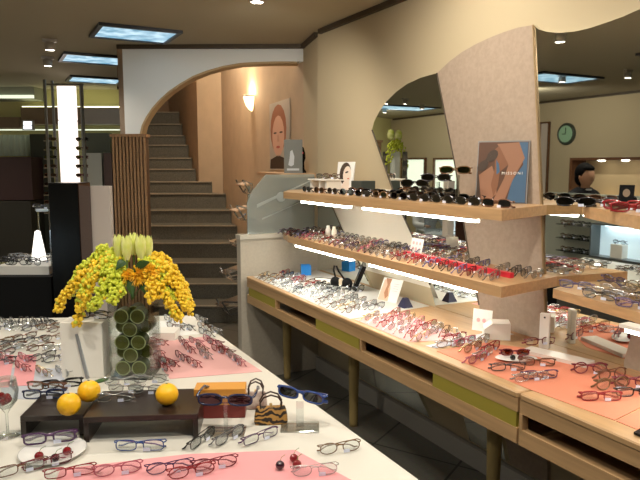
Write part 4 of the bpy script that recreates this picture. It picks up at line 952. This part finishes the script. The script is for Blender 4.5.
# risers
def riser(xl,xr,yb,ht,dep,label):
    p0=onz(xl,yb,TZ); p1=onz(xr,yb-5 if False else yb,TZ); Dm=p0.dot(FD); wd_=(ond(xr,yb,Dm)-p0).dot(RT); rz=-YAW+.08
    t=thing('display_riser',label,'riser',(p0.x,p0.y,TZ+.0005),rz)
    MB().bbox(0,wd_,0,dep,ht-.016,ht,.002).build('riser_top',darkw,t,False)
    for x in (0,wd_-.014): MB().box(x,x+.014,.002,dep-.002,0,ht-.016).build('riser_side',darkw,t,False)
    return t,wd_,ht
R1,w1,h1=riser(84,197,443,.072,.20,'wide dark brown riser bench carrying two oranges and clear glasses')
R2,w2,h2=riser(21,83,438,.062,.17,'narrower dark brown riser bench at the left carrying coloured glasses')
def onr(px,py,h): return onz(px,py,TZ+h+.001)
for j,(px,py,h,zz,l) in enumerate([(89,391,h1,0,'orange on the left end of the wide riser'),(69,404,h2,0,'orange at the right end of the narrow riser'),(167,394,h1,0,'orange at the right end of the wide riser')]):
    R0=.032; h=h; q=onz(px,py,TZ+h+R0)
    t=thing('orange_fruit',l,'orange',(q.x,q.y,TZ+h+.0006)); b=MB(); b.smooth=True
    b.ball((0,0,R0*.97),R0,24,16,(1.0,1.0,.97)); b.build('peel',mat('orange_peel',(.92,.52,.01),.42,bump=.6,nscale=90),t,False)
    MB().lathe([(.0001,.0617),(.004,.0621),(.0001,.064)],n=8).build('stem_end',leafg,t,False)
q=onr(98,384,h1); b=MB(Matrix.Translation((q.x+.01,q.y+.01,TZ+h1+.001))@Matrix.Rotation(.3,4,'Z')); b.smooth=True; b.ball((0,0,.006),.02,14,6,(1.3,.6,.28)); o=b.build('leaf',mat('leaf_mid',(.05,.13,.03),.4)); tag(o,'dark green leaf on the riser behind the left orange','leaf')
for j,(px,py,l) in enumerate([(122,386,'clear rimless glasses at the back left of the wide riser'),(150,383,'clear rimless glasses at the back right of the wide riser'),(126,393,'clear rimless glasses in the middle of the wide riser'),(115,402,'clear rimless glasses at the front left of the wide riser'),(146,394,'clear rimless glasses right of the middle on the wide riser')]):
    q=onr(px,py,h1); glasses(q.x,q.y,TZ+h1+.0008,-YAW+random.uniform(-.1,.2),l,'oval','silver',r=.0013,hi=True,scale=.85)
for j,(px,py,c,l) in enumerate([(46,391,'brown','brown patterned glasses at the back of the narrow riser'),(44,399,'navy','navy glasses at the front of the narrow riser'),(62,388,'black','black glasses at the back right of the narrow riser')]):
    q=onr(px,py,h2); glasses(q.x,q.y,TZ+h2+.0008,-YAW+.2*(j-.5),l,'rect',c,r=.0026,hi=True,scale=.9)
# boxes behind T-stand
t,wd_=tbox('gift_box','orange and dark red gift box with a strap behind the clear stand','box',195,245,419,.085,.06,mat('maroon_card',(.17,.02,.015),.45),-YAW+.05)
MB().box(-.001,wd_+.001,-.002,.061,.042,.090).build('orange_lid',mat('orange_card',(.62,.28,.04),.5),t,False)
MB().box(-.001,wd_+.001,-.0035,-.002,.047,.051).build('band',mat('dark_band',(.15,.05,.02),.5),t,False)
def tstand(px,py,h,label,baseA,baseB,wide=0):
    q=onz(px,py,TZ); t=thing('acrylic_stand',label,'stand',(q.x,q.y,TZ+.0006),-YAW)
    MB().bbox(-.055,.055,-.035,.035,0,.005,.001).build('base',acrylic,t,False)
    MB().box(-.0055 if not wide else -.011,.0055 if not wide else .011,-.004,.004,.005,h).build('post',acrylic,t,False)
    if not wide: MB().box(-.06,.045,-.004,.004,h-.005,h).build('crossbar',acrylic,t,False)
    return q
q=tstand(226,432,.105,'clear acrylic T-stand holding dark blue sunglasses before the gift box',0,0)
o=glasses(q.x+RT.x*.0-FD.x*.006,q.y+RT.y*.0-FD.y*.006,TZ+.078,-YAW-.05,'dark blue wraparound sunglasses on the clear T-stand','shield','navy',pose='open',r=.0032,lens='dark',hi=True,tagged=False)
q=tstand(300,428,.078,'clear acrylic block stand holding bright blue sunglasses near the table edge',0,0,1)
o=glasses(q.x+RT.x*.002,q.y+RT.y*.002,TZ+.080,-YAW-.55,'bright blue sunglasses on the clear block stand near the table edge','shield','blue',pose='folded',r=.0034,lens='dark',hi=True,tagged=False)
# handbags
def bag(px,py,w_,h_,dep,rz,m,label,hm):
    q=onz(px,py,TZ); t=thing('mini_handbag',label,'handbag',(q.x,q.y,TZ+.0008),rz)
    b=MB(); b.smooth=False; n1=8;prev=None; vs=[];fs=[]
    prof=[(1,.0,1),(1.02,.1,1.02),(1.0,.45,.9),(.93,.8,.6),(.86,.96,.35),(.82,1,.18)]
    N=20
    for (sw,z,sd) in prof:
        for k in range(N):
            a=2*PI*k/N; c,s_=math.cos(a),math.sin(a); x=w_/2*sw*math.copysign(abs(c)**.5,c); y=dep/2*sd*math.copysign(abs(s_)**.6,s_); vs.append((x,y,h_*z - (.06*h_*(x/w_*2)**2*0)))
    for i in range(len(prof)-1):
        for k in range(N): fs.append((i*N+k,i*N+(k+1)%N,(i+1)*N+(k+1)%N,(i+1)*N+k))
    fs.append(tuple(range(N-1,-1,-1))); fs.append(tuple((len(prof)-1)*N+k for k in range(N))); b.smooth=True; b.add(vs,fs); b.build('bag_body',m,t,False)
    for y in (-.007,.007):
        b=MB(); b.smooth=True; b.tube([(-w_*.30,y,h_*.9),(-w_*.33,y*1.6,h_*1.25),(-w_*.22,y*1.9,h_*1.58),(0,y*2,h_*1.72),(w_*.22,y*1.9,h_*1.58),(w_*.33,y*1.6,h_*1.25),(w_*.30,y,h_*.9)],.0026,8); b.build('handle',hm,t,False)
    MB().box(-.004,.004,-.006,.006,h_,h_+.006).build('clasp',mat('clasp_gold',(.6,.45,.2),.3,1),t,False)
bag(271,423,.096,.052,.035,-YAW+.12,mat('tiger_print',(.42,.22,.05),.6,kind='tiger'),'miniature tiger-striped handbag with brown handles',mat('bag_handle',(.035,.015,.01),.35))
bag(256,408,.07,.052,.03,-YAW+.05,mat('bag_patch',(.16,.05,.03),.5,noise=.9,nscale=20,col2=(.7,.62,.55)),'miniature brown and white handbag behind the tiger-striped one',mat('bag_handle',(.035,.015,.01),.35))
# near glasses
near=[(140,452,'blue','blue glasses with blue temple tips in front of the wide riser','rect',0.02,'navy'),(203,444,'black','black glasses tilted diagonally right of the blue pair','rect',1.15,None),(230,442,'gunmetal','dark grey glasses between the black and purple pairs','oval',.95,None),(261,442,'purple','purple glasses lying in front of the tiger bag','rect',.72,None),(340,454,'tortoise','tortoise and purple glasses near the right edge of the table','oval',.3,None),
 (215,470,'maroon','maroon glasses on the pink sheet below the grey pair','oval',.3,None),(170,474,'purple','purple glasses on the pink sheet at the bottom','oval',.3,None),(118,476,'pink','pink glasses at the left end of the pink sheet','oval',.3,None),(315,477,'silver','thin silver glasses at the bottom edge below the tortoise pair','oval',.15,None),(192,478,'red','red glasses at the bottom edge between the purple and maroon pairs','oval',.35,None),
 (48,468,'maroon','long maroon glasses crossing the round plate','rect',.55,None),(22,474,'brown','brown glasses at the bottom left corner','rect',.6,None),(70,478,'red','red glasses at the bottom edge left of the pink sheet','rect',.3,None)]
for (px,py,c,l,s_,rz,_) in near:
    q=onz(px,py,TZ); glasses(q.x,q.y,TZ+.0025,-YAW+rz,l,s_,c,r=.0016 if c!='silver' else .0012,hi=True,scale=.88 if px!=140 else .98,pose='folded')
# plate with glasses and cherries
q=onz(53,454,TZ); t=thing('round_plate','white round plate with dark cherries and a pair of glasses at the lower left','plate',(q.x,q.y,TZ+.0006))
b=MB(); b.smooth=True; b.lathe([(.0001,.002),(.05,.002),(.082,.010),(.084,.0115),(.081,.012),(.05,.005),(.0001,.005)],n=40); b.build('dish',mat('porcelain',(.85,.84,.82),.15,coat=.5),t,False)
q1=onz(50,444,TZ+.012); glasses(q1.x,q1.y,TZ+.0125,-YAW+.25,'purple and blue glasses lying across the round plate','rect','purple',r=.0026,hi=True)
def cherry(px,py,z,lab,c,R0=.0115):
    q=onz(px,py,z+R0); t=thing('cherry',lab,'cherry',(q.x,q.y,z)); b=MB(); b.smooth=True; b.ball((0,0,R0),R0,16,12,(1,1,.94)); b.build('flesh',mat('cherry_'+c,dict(red=(.22,.008,.012),dark=(.03,.005,.015))[c],.12,coat=.6),t,False)
    b=MB(); b.tube([(0,0,R0*1.85),(.006,.004,R0*2.5),(.018,.008,R0*2.7)],.0008,5); b.build('stalk',stemg,t,False)
for a in [(39,456,TZ+.006,'brownish cherry at the left of the round plate','red'),(55,458,TZ+.006,'dark cherry in the middle of the round plate','dark'),(67,451,TZ+.006,'red cherry at the right of the round plate','red'),
          (280,465,TZ+.002,'dark cherry at the left of the trio on the pink sheet','dark'),(294,458,TZ+.002,'cherry at the back of the trio on the pink sheet','red'),(297,464,TZ+.002,'cherry at the right of the trio on the pink sheet','red')]: cherry(*a)
# goblet at left edge
q=onz(8,436,TZ); t=thing('stem_glass','clear stemmed glass filled with red fruit at the left edge','glass',(q.x,q.y,TZ+.0006))
b=MB(); b.smooth=True; b.lathe([(.0001,.001),(.032,.001),(.032,.003),(.004,.007),(.0035,.065),(.012,.078),(.03,.10),(.034,.13),(.029,.165),(.028,.165),(.033,.13),(.029,.101),(.011,.08),(.0001,.076)],n=28); b.build('bowl',vglass,t,False)
for j in range(5):
    b=MB(); b.smooth=True; a=j*1.3; b.ball((q.x+.012*math.cos(a)*(j>0),q.y+.012*math.sin(a)*(j>0),TZ+.102+.007*(j%3)),.0105,12,8); o=b.build('red_fruit',mat('cherry_red',(.22,.008,.012),.12,coat=.6)); tag(o,'red fruit inside the stemmed glass','fruit','red fruits in the stemmed glass')

# ================================================================= REFLECTED ROOM (opposite side)
LX=-3.1
def lw(px,py): return mirr(onx(px,py,2*MX-LX))
c0=lw(567,134); t=thing('wall_clock','round green-faced clock with a dark rim on the opposite wall','clock',(LX,c0.y,c0.z))
b=MB(Matrix.Translation((0,0,0))); b.smooth=True; b.lathe([(.0001,.03),(.115,.03),(.115,.022),(.14,.022),(.145,.035),(.155,.02),(.155,.001)],n=32,axis='x'); 
b.v=b.v; b.build('rim',mat('clock_rim',(.04,.05,.035),.4),t,False)
b=MB(); b.lathe([(.0001,.0315),(.118,.0315)],n=32,axis='x'); b.build('dial',mat('clock_green',(.30,.5,.34),.4),t,False)
b=MB(); b.box(.032,.034,-.005,.005,0,.09); b.box(.032,.034,0,.06,-.005,.005); b.build('hands',black,t,False)
def wall_frame(y0,y1,z0,z1,label,inner,name='framed_panel',f=.035,m=mat('frame_brown',(.22,.12,.05),.5),dep=.05):
    t=thing(name,label,'frame',(LX,(y0+y1)/2,z0)); b=MB()
    for a in ((y0,y1,z0,z0+f),(y0,y1,z1-f,z1),(y0,y0+f,z0+f,z1-f),(y1-f,y1,z0+f,z1-f)): b.box(LX+.001,LX+dep,a[0],a[1],a[2],a[3])
    b.build('frame',m,t); MB().box(LX+.001,LX+.012,y0+f,y1-f,z0+f,z1-f).build('panel',inner,t); return t
warm=mat('alcove_cream',(.70,.52,.30),.8)
z=lw(585,158).z
t=wall_frame(lw(640,158).y-.6,lw(585,157).y,.75,z,'wide brown-framed alcove with warm light on the opposite wall',warm,dep=.30)
for yk in (lw(612,160).y,lw(636,160).y):
    l=bpy.data.lights.new('alcove_lamp','SPOT'); l.energy=5; l.color=(1,.75,.42); l.spot_size=1.6; l.spot_blend=.7; l.shadow_soft_size=.03
    o=bpy.data.objects.new('alcove_lamp',l); C.objects.link(o); o.location=(LX+.2,yk,z-.06); o.rotation_euler=(0,math.radians(-12),0)
    t=thing('alcove_downlight','small round downlight inside the framed alcove','light',(LX+.2,yk,z-.035),0,'alcove downlights'); MB().lathe([(.0001,-.012),(.04,-.012),(.045,0)],n=16).build('glow',spotm,t,False)
t=wall_frame(lw(551,122).y,lw(541,122).y,.2,lw(546,122).z,'narrow tall glazed panel left of the clock on the opposite wall',mat('tall_pane',(.60,.52,.46),.3),dep=.04,f=.02)
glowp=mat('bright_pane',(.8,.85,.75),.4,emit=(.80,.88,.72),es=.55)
t=wall_frame(lw(427,158).y,lw(403,158).y,.95,lw(403,158).z,'left of two brown-framed bright panels reflected in the slanted mirror',glowp)
t=wall_frame(lw(435,158).y-.75,lw(435,158).y,.95,lw(435,158).z,'right of two brown-framed bright panels reflected in the slanted mirror',glowp)
# partition facing the shelves, with glass shelves and lit niche
PX=-.75
def pw(px,py): return mirr(onx(px,py,2*MX-PX))
ya=pw(640,230).y-.5; yb=pw(545,230).y
t=thing('low_partition','grey-green low partition facing the shelves, seen in the large mirror','partition',(PX-.03,(ya+yb)/2,0))
zb=pw(570,272).z
MB().box(PX-.06,PX-.001,ya,yb,zb,1.24).build('partition_panel',greywall,t)
MB().box(PX-.06,PX-.001,ya,yb,.0,zb-.001).build('black_base',blackm,t)
for k,(pyl,pyr) in enumerate([(223,226),(237,239.5),(249.5,253)]):
    a=pw(563,pyl);c=pw(597,pyr); z=(a.z+c.z)/2
    t=thing('glass_shelf',['top','middle','bottom'][k]+' small glass shelf with glasses on the grey-green partition','shelf',(PX,(a.y+c.y)/2,z),0,'glass shelves on the partition')
    MB().box(PX,PX+.10,c.y,a.y,z-.008,z).build('glass_plate',glassy('shelf_glass',(.35,.42,.40),.2),t)
    MB().box(PX,PX+.012,a.y-.03,a.y-.02,z-.035,z-.008).build('bracket',chrome,t)
    for j in range(3): 
        glasses(PX+.05,c.y+(a.y-c.y)*(.2+.3*j),z,math.radians(90),'dark glasses on the '+['top','middle','bottom'][k]+' glass shelf of the partition, reflected','oval',['black','gunmetal','brown'][j],r=.0028,group='glasses on the '+['top','middle','bottom'][k]+' partition shelf')
a=pw(600,222);c=pw(600,256); yR=pw(640,262).y-.35
t=thing('lit_niche','pale blue lit display niche on the partition, reflected at the right','display case',(PX,(a.y+yR)/2,c.z))
b=MB(); 
for q in ((yR,a.y,c.z,c.z+.015),(yR,a.y,a.z-.015,a.z),(yR,yR+.015,c.z+.015,a.z-.015),(a.y-.015,a.y,c.z+.015,a.z-.015)): b.box(PX,PX+.13,*q)
b.build('niche_frame',mat('niche_frame',(.10,.11,.11),.3),t)
MB().box(PX,PX+.004,yR+.015,a.y-.015,c.z+.015,a.z-.015).build('niche_back',mat('niche_back',(.75,.82,.86),.4,emit=(.55,.78,.92),es=.30),t)
MB().box(PX+.03,PX+.06,yR+.1,a.y-.1,a.z-.025,a.z-.016).build('niche_lamp',mat('niche_lamp',(1,1,1),.4,emit=(.75,.92,1),es=5),t)
ym=pw(623,245).y
t=thing('display_block','pale block in the lit niche holding a pair of glasses','block',(PX+.05,ym,c.z+.016)); MB().bbox(-.04,.04,-.06,.06,0,.12,.004).build('block_body',white,t,False)
glasses(PX+.05,ym,c.z+.137,math.radians(90),'blue-grey glasses on the pale block in the lit niche','oval','gunmetal',r=.0028)
# vase with flowers on a tower far in the slanted mirror
def far_flowers():
    top=mirr(ond(395,150,7.6)); bz=mirr(ond(395,190,7.6)).z
    t=thing('far_display_column','pale display column with dark eyewear racks reflected in the slanted mirror','display',(top.x,top.y,0),YAW)
    h=top.z-.02; MB().box(-.055,.055,-.03,.03,0,h).build('column',mat('pale_col',(.65,.66,.60),.5),t,False)
    for sx in (-.12,.12): MB().box(sx-.028,sx+.028,-.03,.03,0,h).build('rack',mat('rack_dark',(.03,.025,.02),.3),t,False)
    for sx in (-.12,.12):
        for k in range(6):
            b=MB(); b.lathe([(.0001,-.036),(.033,-.036),(.033,-.031)],(sx,0,h-.08-.12*k),12,'y'); b.build('lens',mat('rack_lens',(.25,.22,.18),.1,.5),t,False)
    for i,s_ in enumerate((-.09,.11)):
        tu=thing('tulip',['left','right'][i]+' pale tulip above the far display column in the slanted mirror','tulip',(top.x+RT.x*s_,top.y-RT.y*s_*-1,h+.13),0,'tulips on the far column')
        b=MB(); b.smooth=True; b.lathe([(.012,0),(.04,.03),(.045,.07),(.032,.12),(.012,.135)],n=10); b.build('petals',tulip,tu,False)
        b=MB(); b.tube([(0,0,0),(0,0,-.13)],.006,5); b.build('stem',stemg,tu,False)
    for i in range(5):
        an=(i-2)*.55; b=MB(); b.smooth=True; base=Vector((top.x,top.y,h))
        for k in range(45):
            u=(k+rnd())/45; dx=math.sin(an)*.30*u; zz=.10*math.sin(PI*min(1,u*.9+.1))-.22*u*u*abs(math.sin(an))+.02
            p_=base+RT*dx*1+Vector((0,-.05,0))*u+Vector((random.uniform(-.03,.03),random.uniform(-.03,.03),zz+random.uniform(-.03,.03)))
            b.ball(tuple(p_),.014,6,4)
        o=b.build('berry_spray',[berg]); tag(o,['leftmost','left inner','middle','right inner','rightmost'][i]+' lime green spray on the far column seen in the slanted mirror','flowers','sprays on the far column')
far_flowers()

# ---------------------------------------------------------------- people
def skin_fig(verts,edges,radii,name,m,parent,sub=2,root=0):
    me=bpy.data.meshes.new(name); me.from_pydata(verts,edges,[]); me.materials.append(m)
    o=bpy.data.objects.new(name,me); C.objects.link(o); o.parent=parent; WM[o]=WM[parent]
    s_=o.modifiers.new('skin','SKIN'); s_.use_smooth_shade=True
    for i,r0 in enumerate(radii):
        rr=r0 if isinstance(r0,tuple) else (r0,r0); me.skin_vertices[0].data[i].radius=rr
    me.skin_vertices[0].data[root].use_root=True
    s2=o.modifiers.new('sub','SUBSURF'); s2.levels=sub; s2.render_levels=sub
    return o
hairm=mat('black_hair',(.004,.003,.003),.85); hairm.node_tree.nodes['Principled BSDF'].inputs['Specular IOR Level'].default_value=.15
def head(parent,c,sc=1,face=1):
    # face looks toward local +x
    x,y,z=c
    b=MB(Matrix.Translation(c)@Matrix.Scale(sc,4)); b.smooth=True
    vs=[];n1,n2=14,18
    for i in range(n1+1):
        ph=PI*i/n1; zz=-math.cos(ph)*.118; s_=math.sin(ph)
        for k in range(n2):
            a=2*PI*k/n2; cx,sy=math.cos(a),math.sin(a); rx=.098 if cx<0 else .092; ry=.076
            if zz<-.03: ry*=1-.30*((-.03-zz)/.09); rx*=(1-.10*((-.03-zz)/.09)) if cx>0 else (1-.45*((-.03-zz)/.09))
            vs.append((rx*s_*cx,ry*s_*sy,zz))
    b.add(vs,[(i*n2+k,i*n2+(k+1)%n2,(i+1)*n2+(k+1)%n2,(i+1)*n2+k) for i in range(n1) for k in range(n2)])
    b.add([(.088,-.012,-.02),(.088,.012,-.02),(.112,0,-.028),(.086,0,.022)],[(0,1,2),(0,2,3),(1,3,2)])
    b.ball((.084,0,-.055),.016,8,6,(.5,1.2,.4)); b.ball((-.0,.078,-.005),.018,8,6,(.8,.4,1.4)); b.ball((-.0,-.078,-.005),.018,8,6,(.8,.4,1.4))
    return b
def person_suit():
    q=mirr(ond(584,180,6.5)); t=thing('person','person in a dark suit with short black hair, reflected in the large mirror','person',(q.x,q.y,0),math.radians(-75))
    # facing: local +x. reflection faces right -> towards the viewer end of the room
    H=1.39
    v=[(0,0,.78),(0,0,.95),(0,0,1.12),(.0,0,1.22),(.01,0,1.28),(0,.15,1.19),(.02,.20,.97),(.10,.19,.78),(0,-.15,1.19),(.02,-.20,.97),(.10,-.19,.78),(0,.08,.72),(.02,.09,.42),(-.01,.09,.08),(0,-.08,.72),(.02,-.09,.42),(-.01,-.09,.08),(.07,.09,.045),(.07,-.09,.045)]
    e=[(0,1),(1,2),(2,3),(3,4),(3,5),(5,6),(6,7),(3,8),(8,9),(9,10),(0,11),(11,12),(12,13),(0,14),(14,15),(15,16),(13,17),(16,18)]
    r0=[(.14,.10),(.13,.09),(.15,.10),(.10,.08),.05,.062,.048,.038,.062,.048,.038,.085,.06,.05,.085,.06,.05,.04,.04]
    body=skin_fig(v,e,r0,'body',mat('dark_suit',(.005,.005,.008),.9),t)
    b=head(t,(.035,0,H)); b.build('head',skin,t,False)
    b=MB(Matrix.Translation((.01,0,H+.02))); b.smooth=True; b.ball((-.01,0,.014),.1,18,12,(1.08,.92,1.12)); 
    b.ball((-.035,0,-.04),.085,14,10,(.9,.98,1)); b.ball((.045,0,.06),.06,12,8,(1.1,1.1,.7)); b.build('hair',hairm,t,False)
    b=MB(); b.tube([(.01,0,1.2),(.03,0,1.30)],[.05,.044],12); b.smooth=True; b.build('neck',skin,t,False)
    b=MB(); b.tube([(.035+.05*math.cos(a*PI/6),.055*math.sin(a*PI/6),1.255) for a in range(12)],.011,6,True); b.build('collar',whitec,t,False)
    for sy in (-1,1):
        b=MB(Matrix.Translation((.115,sy*.19,.74))); b.smooth=True; b.ball((0,0,0),.038,10,8,(.6,.9,1.1))
        for k in range(4): b.tube([(-.015+.012*k,0,-.03),(-.012+.013*k,0,-.065+.004*abs(k-1.5)),(-.004+.012*k,sy*-.008,-.092+.005*abs(k-1.5))],[.009,.008,.006],6)
        b.tube([(.018,sy*-.01,0),(.036,sy*-.015,-.025),(.038,sy*-.02,-.048)],[.010,.009,.007],6); b.build('hand',skin,t,False)
person_suit()
def person_white():
    q=mirr(ond(425,223,8.5)); gz=0
    t=thing('person','seated person in white with black hair at a desk, reflected in the slanted mirror','person',(q.x,q.y,0),math.radians(-70))
    v=[(0,0,.50),(.03,0,.66),(.08,0,.82),(.13,0,.93),(.17,0,.99),(.12,.15,.90),(.22,.20,.72),(.42,.14,.72),(.12,-.15,.90),(.22,-.20,.72),(.42,-.14,.72)]
    e=[(0,1),(1,2),(2,3),(3,4),(3,5),(5,6),(6,7),(3,8),(8,9),(9,10)]
    skin_fig(v,e,[(.16,.13),(.14,.11),(.16,.11),(.10,.08),.05,.065,.05,.04,.065,.05,.04],'body',mat('white_coat',(.72,.74,.76),.8),t)
    v=[(0,0,.47),(.05,.09,.48),(.40,.10,.47),(.42,.10,.10),(.50,.10,.05),(.05,-.09,.48),(.40,-.10,.47),(.42,-.10,.10),(.50,-.10,.05)]
    skin_fig(v,[(0,1),(1,2),(2,3),(3,4),(0,5),(5,6),(6,7),(7,8)],[.11,.09,.07,.045,.035,.09,.07,.045,.035],'trousers',mat('dark_trousers',(.02,.02,.025),.8),t)
    head(t,(.24,0,1.08)).build('head',skin,t,False)
    b=MB(); b.smooth=True; b.ball((.215,0,1.11),.105,16,10,(1,.95,1.05)); b.ball((.17,0,1.02),.08,12,8,(.8,1,1.2)); b.build('hair',hairm,t,False)
    for sy in (-1,1):
        b=MB(Matrix.Translation((.46,sy*.13,.725))); b.smooth=True; b.ball((0,0,0),.032,10,8,(1.1,.9,.5))
        for k in range(4): b.tube([(.02,-.018+.012*k,0),(.055,-.02+.013*k,.002),(.08-.004*abs(k-1.5),-.018+.012*k,-.012)],[.009,.008,.006],6)
        b.tube([(0,-sy*.025,0),(.02,-sy*.045,0),(.04,-sy*.05,-.006)],[.010,.009,.007],6); b.build('hand',skin,t,False)
    s_=thing('stool','dark round stool under the seated person','stool',(q.x,q.y,0)); MB().lathe([(.0001,.36),(.17,.36),(.17,.40),(.0001,.40)],n=20).build('seat',blackm,s_,False); MB().lathe([(.16,0),(.16,.015),(.02,.03),(.02,.36)],n=16).build('pedestal',chrome,s_,False)
    M_=WM[t]; c=M_@Vector((.75,0,0)); d=thing('fitting_desk','grey desk where the seated person works','desk',(c.x,c.y,0),math.radians(-70))
    MB().bbox(-.30,.30,-.6,.25,.655,.69,.004).build('desk_top',mat('desk_grey',(.30,.33,.33),.4),d,False)
    for x in (-.27,.27):
        for y in (-.55,.2): MB().box(x-.02,x+.02,y-.02,y+.02,0,.655).build('leg',chrome,d,False)
    m=thing('round_table_mirror','oval silver table mirror on the fitting desk','mirror',tuple(M_@Vector((.70,-.35,.691))),math.radians(-70))
    MB().lathe([(.07,0),(.07,.01),(.01,.02),(.01,.12)],n=16).build('stand',chrome,m,False)
    b=MB(Matrix.Diagonal((1,.8,1.1,1))); b.tube([(.0,.14*math.cos(a*PI/12),.27+.15*math.sin(a*PI/12)) for a in range(24)],.012,6,True); b.build('frame',chrome,m,False)
    b=MB(); b.lathe([(.0001,-.004),(.11,-.004),(.11,.004),(.0001,.004)],(0,0,.297),24,'x'); b.build('glass',mirrorm,m,False)
person_white()

# ================================================================= WORLD / VIEW
w=bpy.data.worlds.new('world'); bpy.context.scene.world=w; w.use_nodes=True
w.node_tree.nodes['Background'].inputs[0].default_value=(.55,.5,.42,1); w.node_tree.nodes['Background'].inputs[1].default_value=.15
vs=bpy.context.scene.view_settings; vs.view_transform='Standard'; vs.look='None'; vs.exposure=1.0; vs.gamma=1; vs.use_curve_mapping=False
print('GLASSES',NG[0])
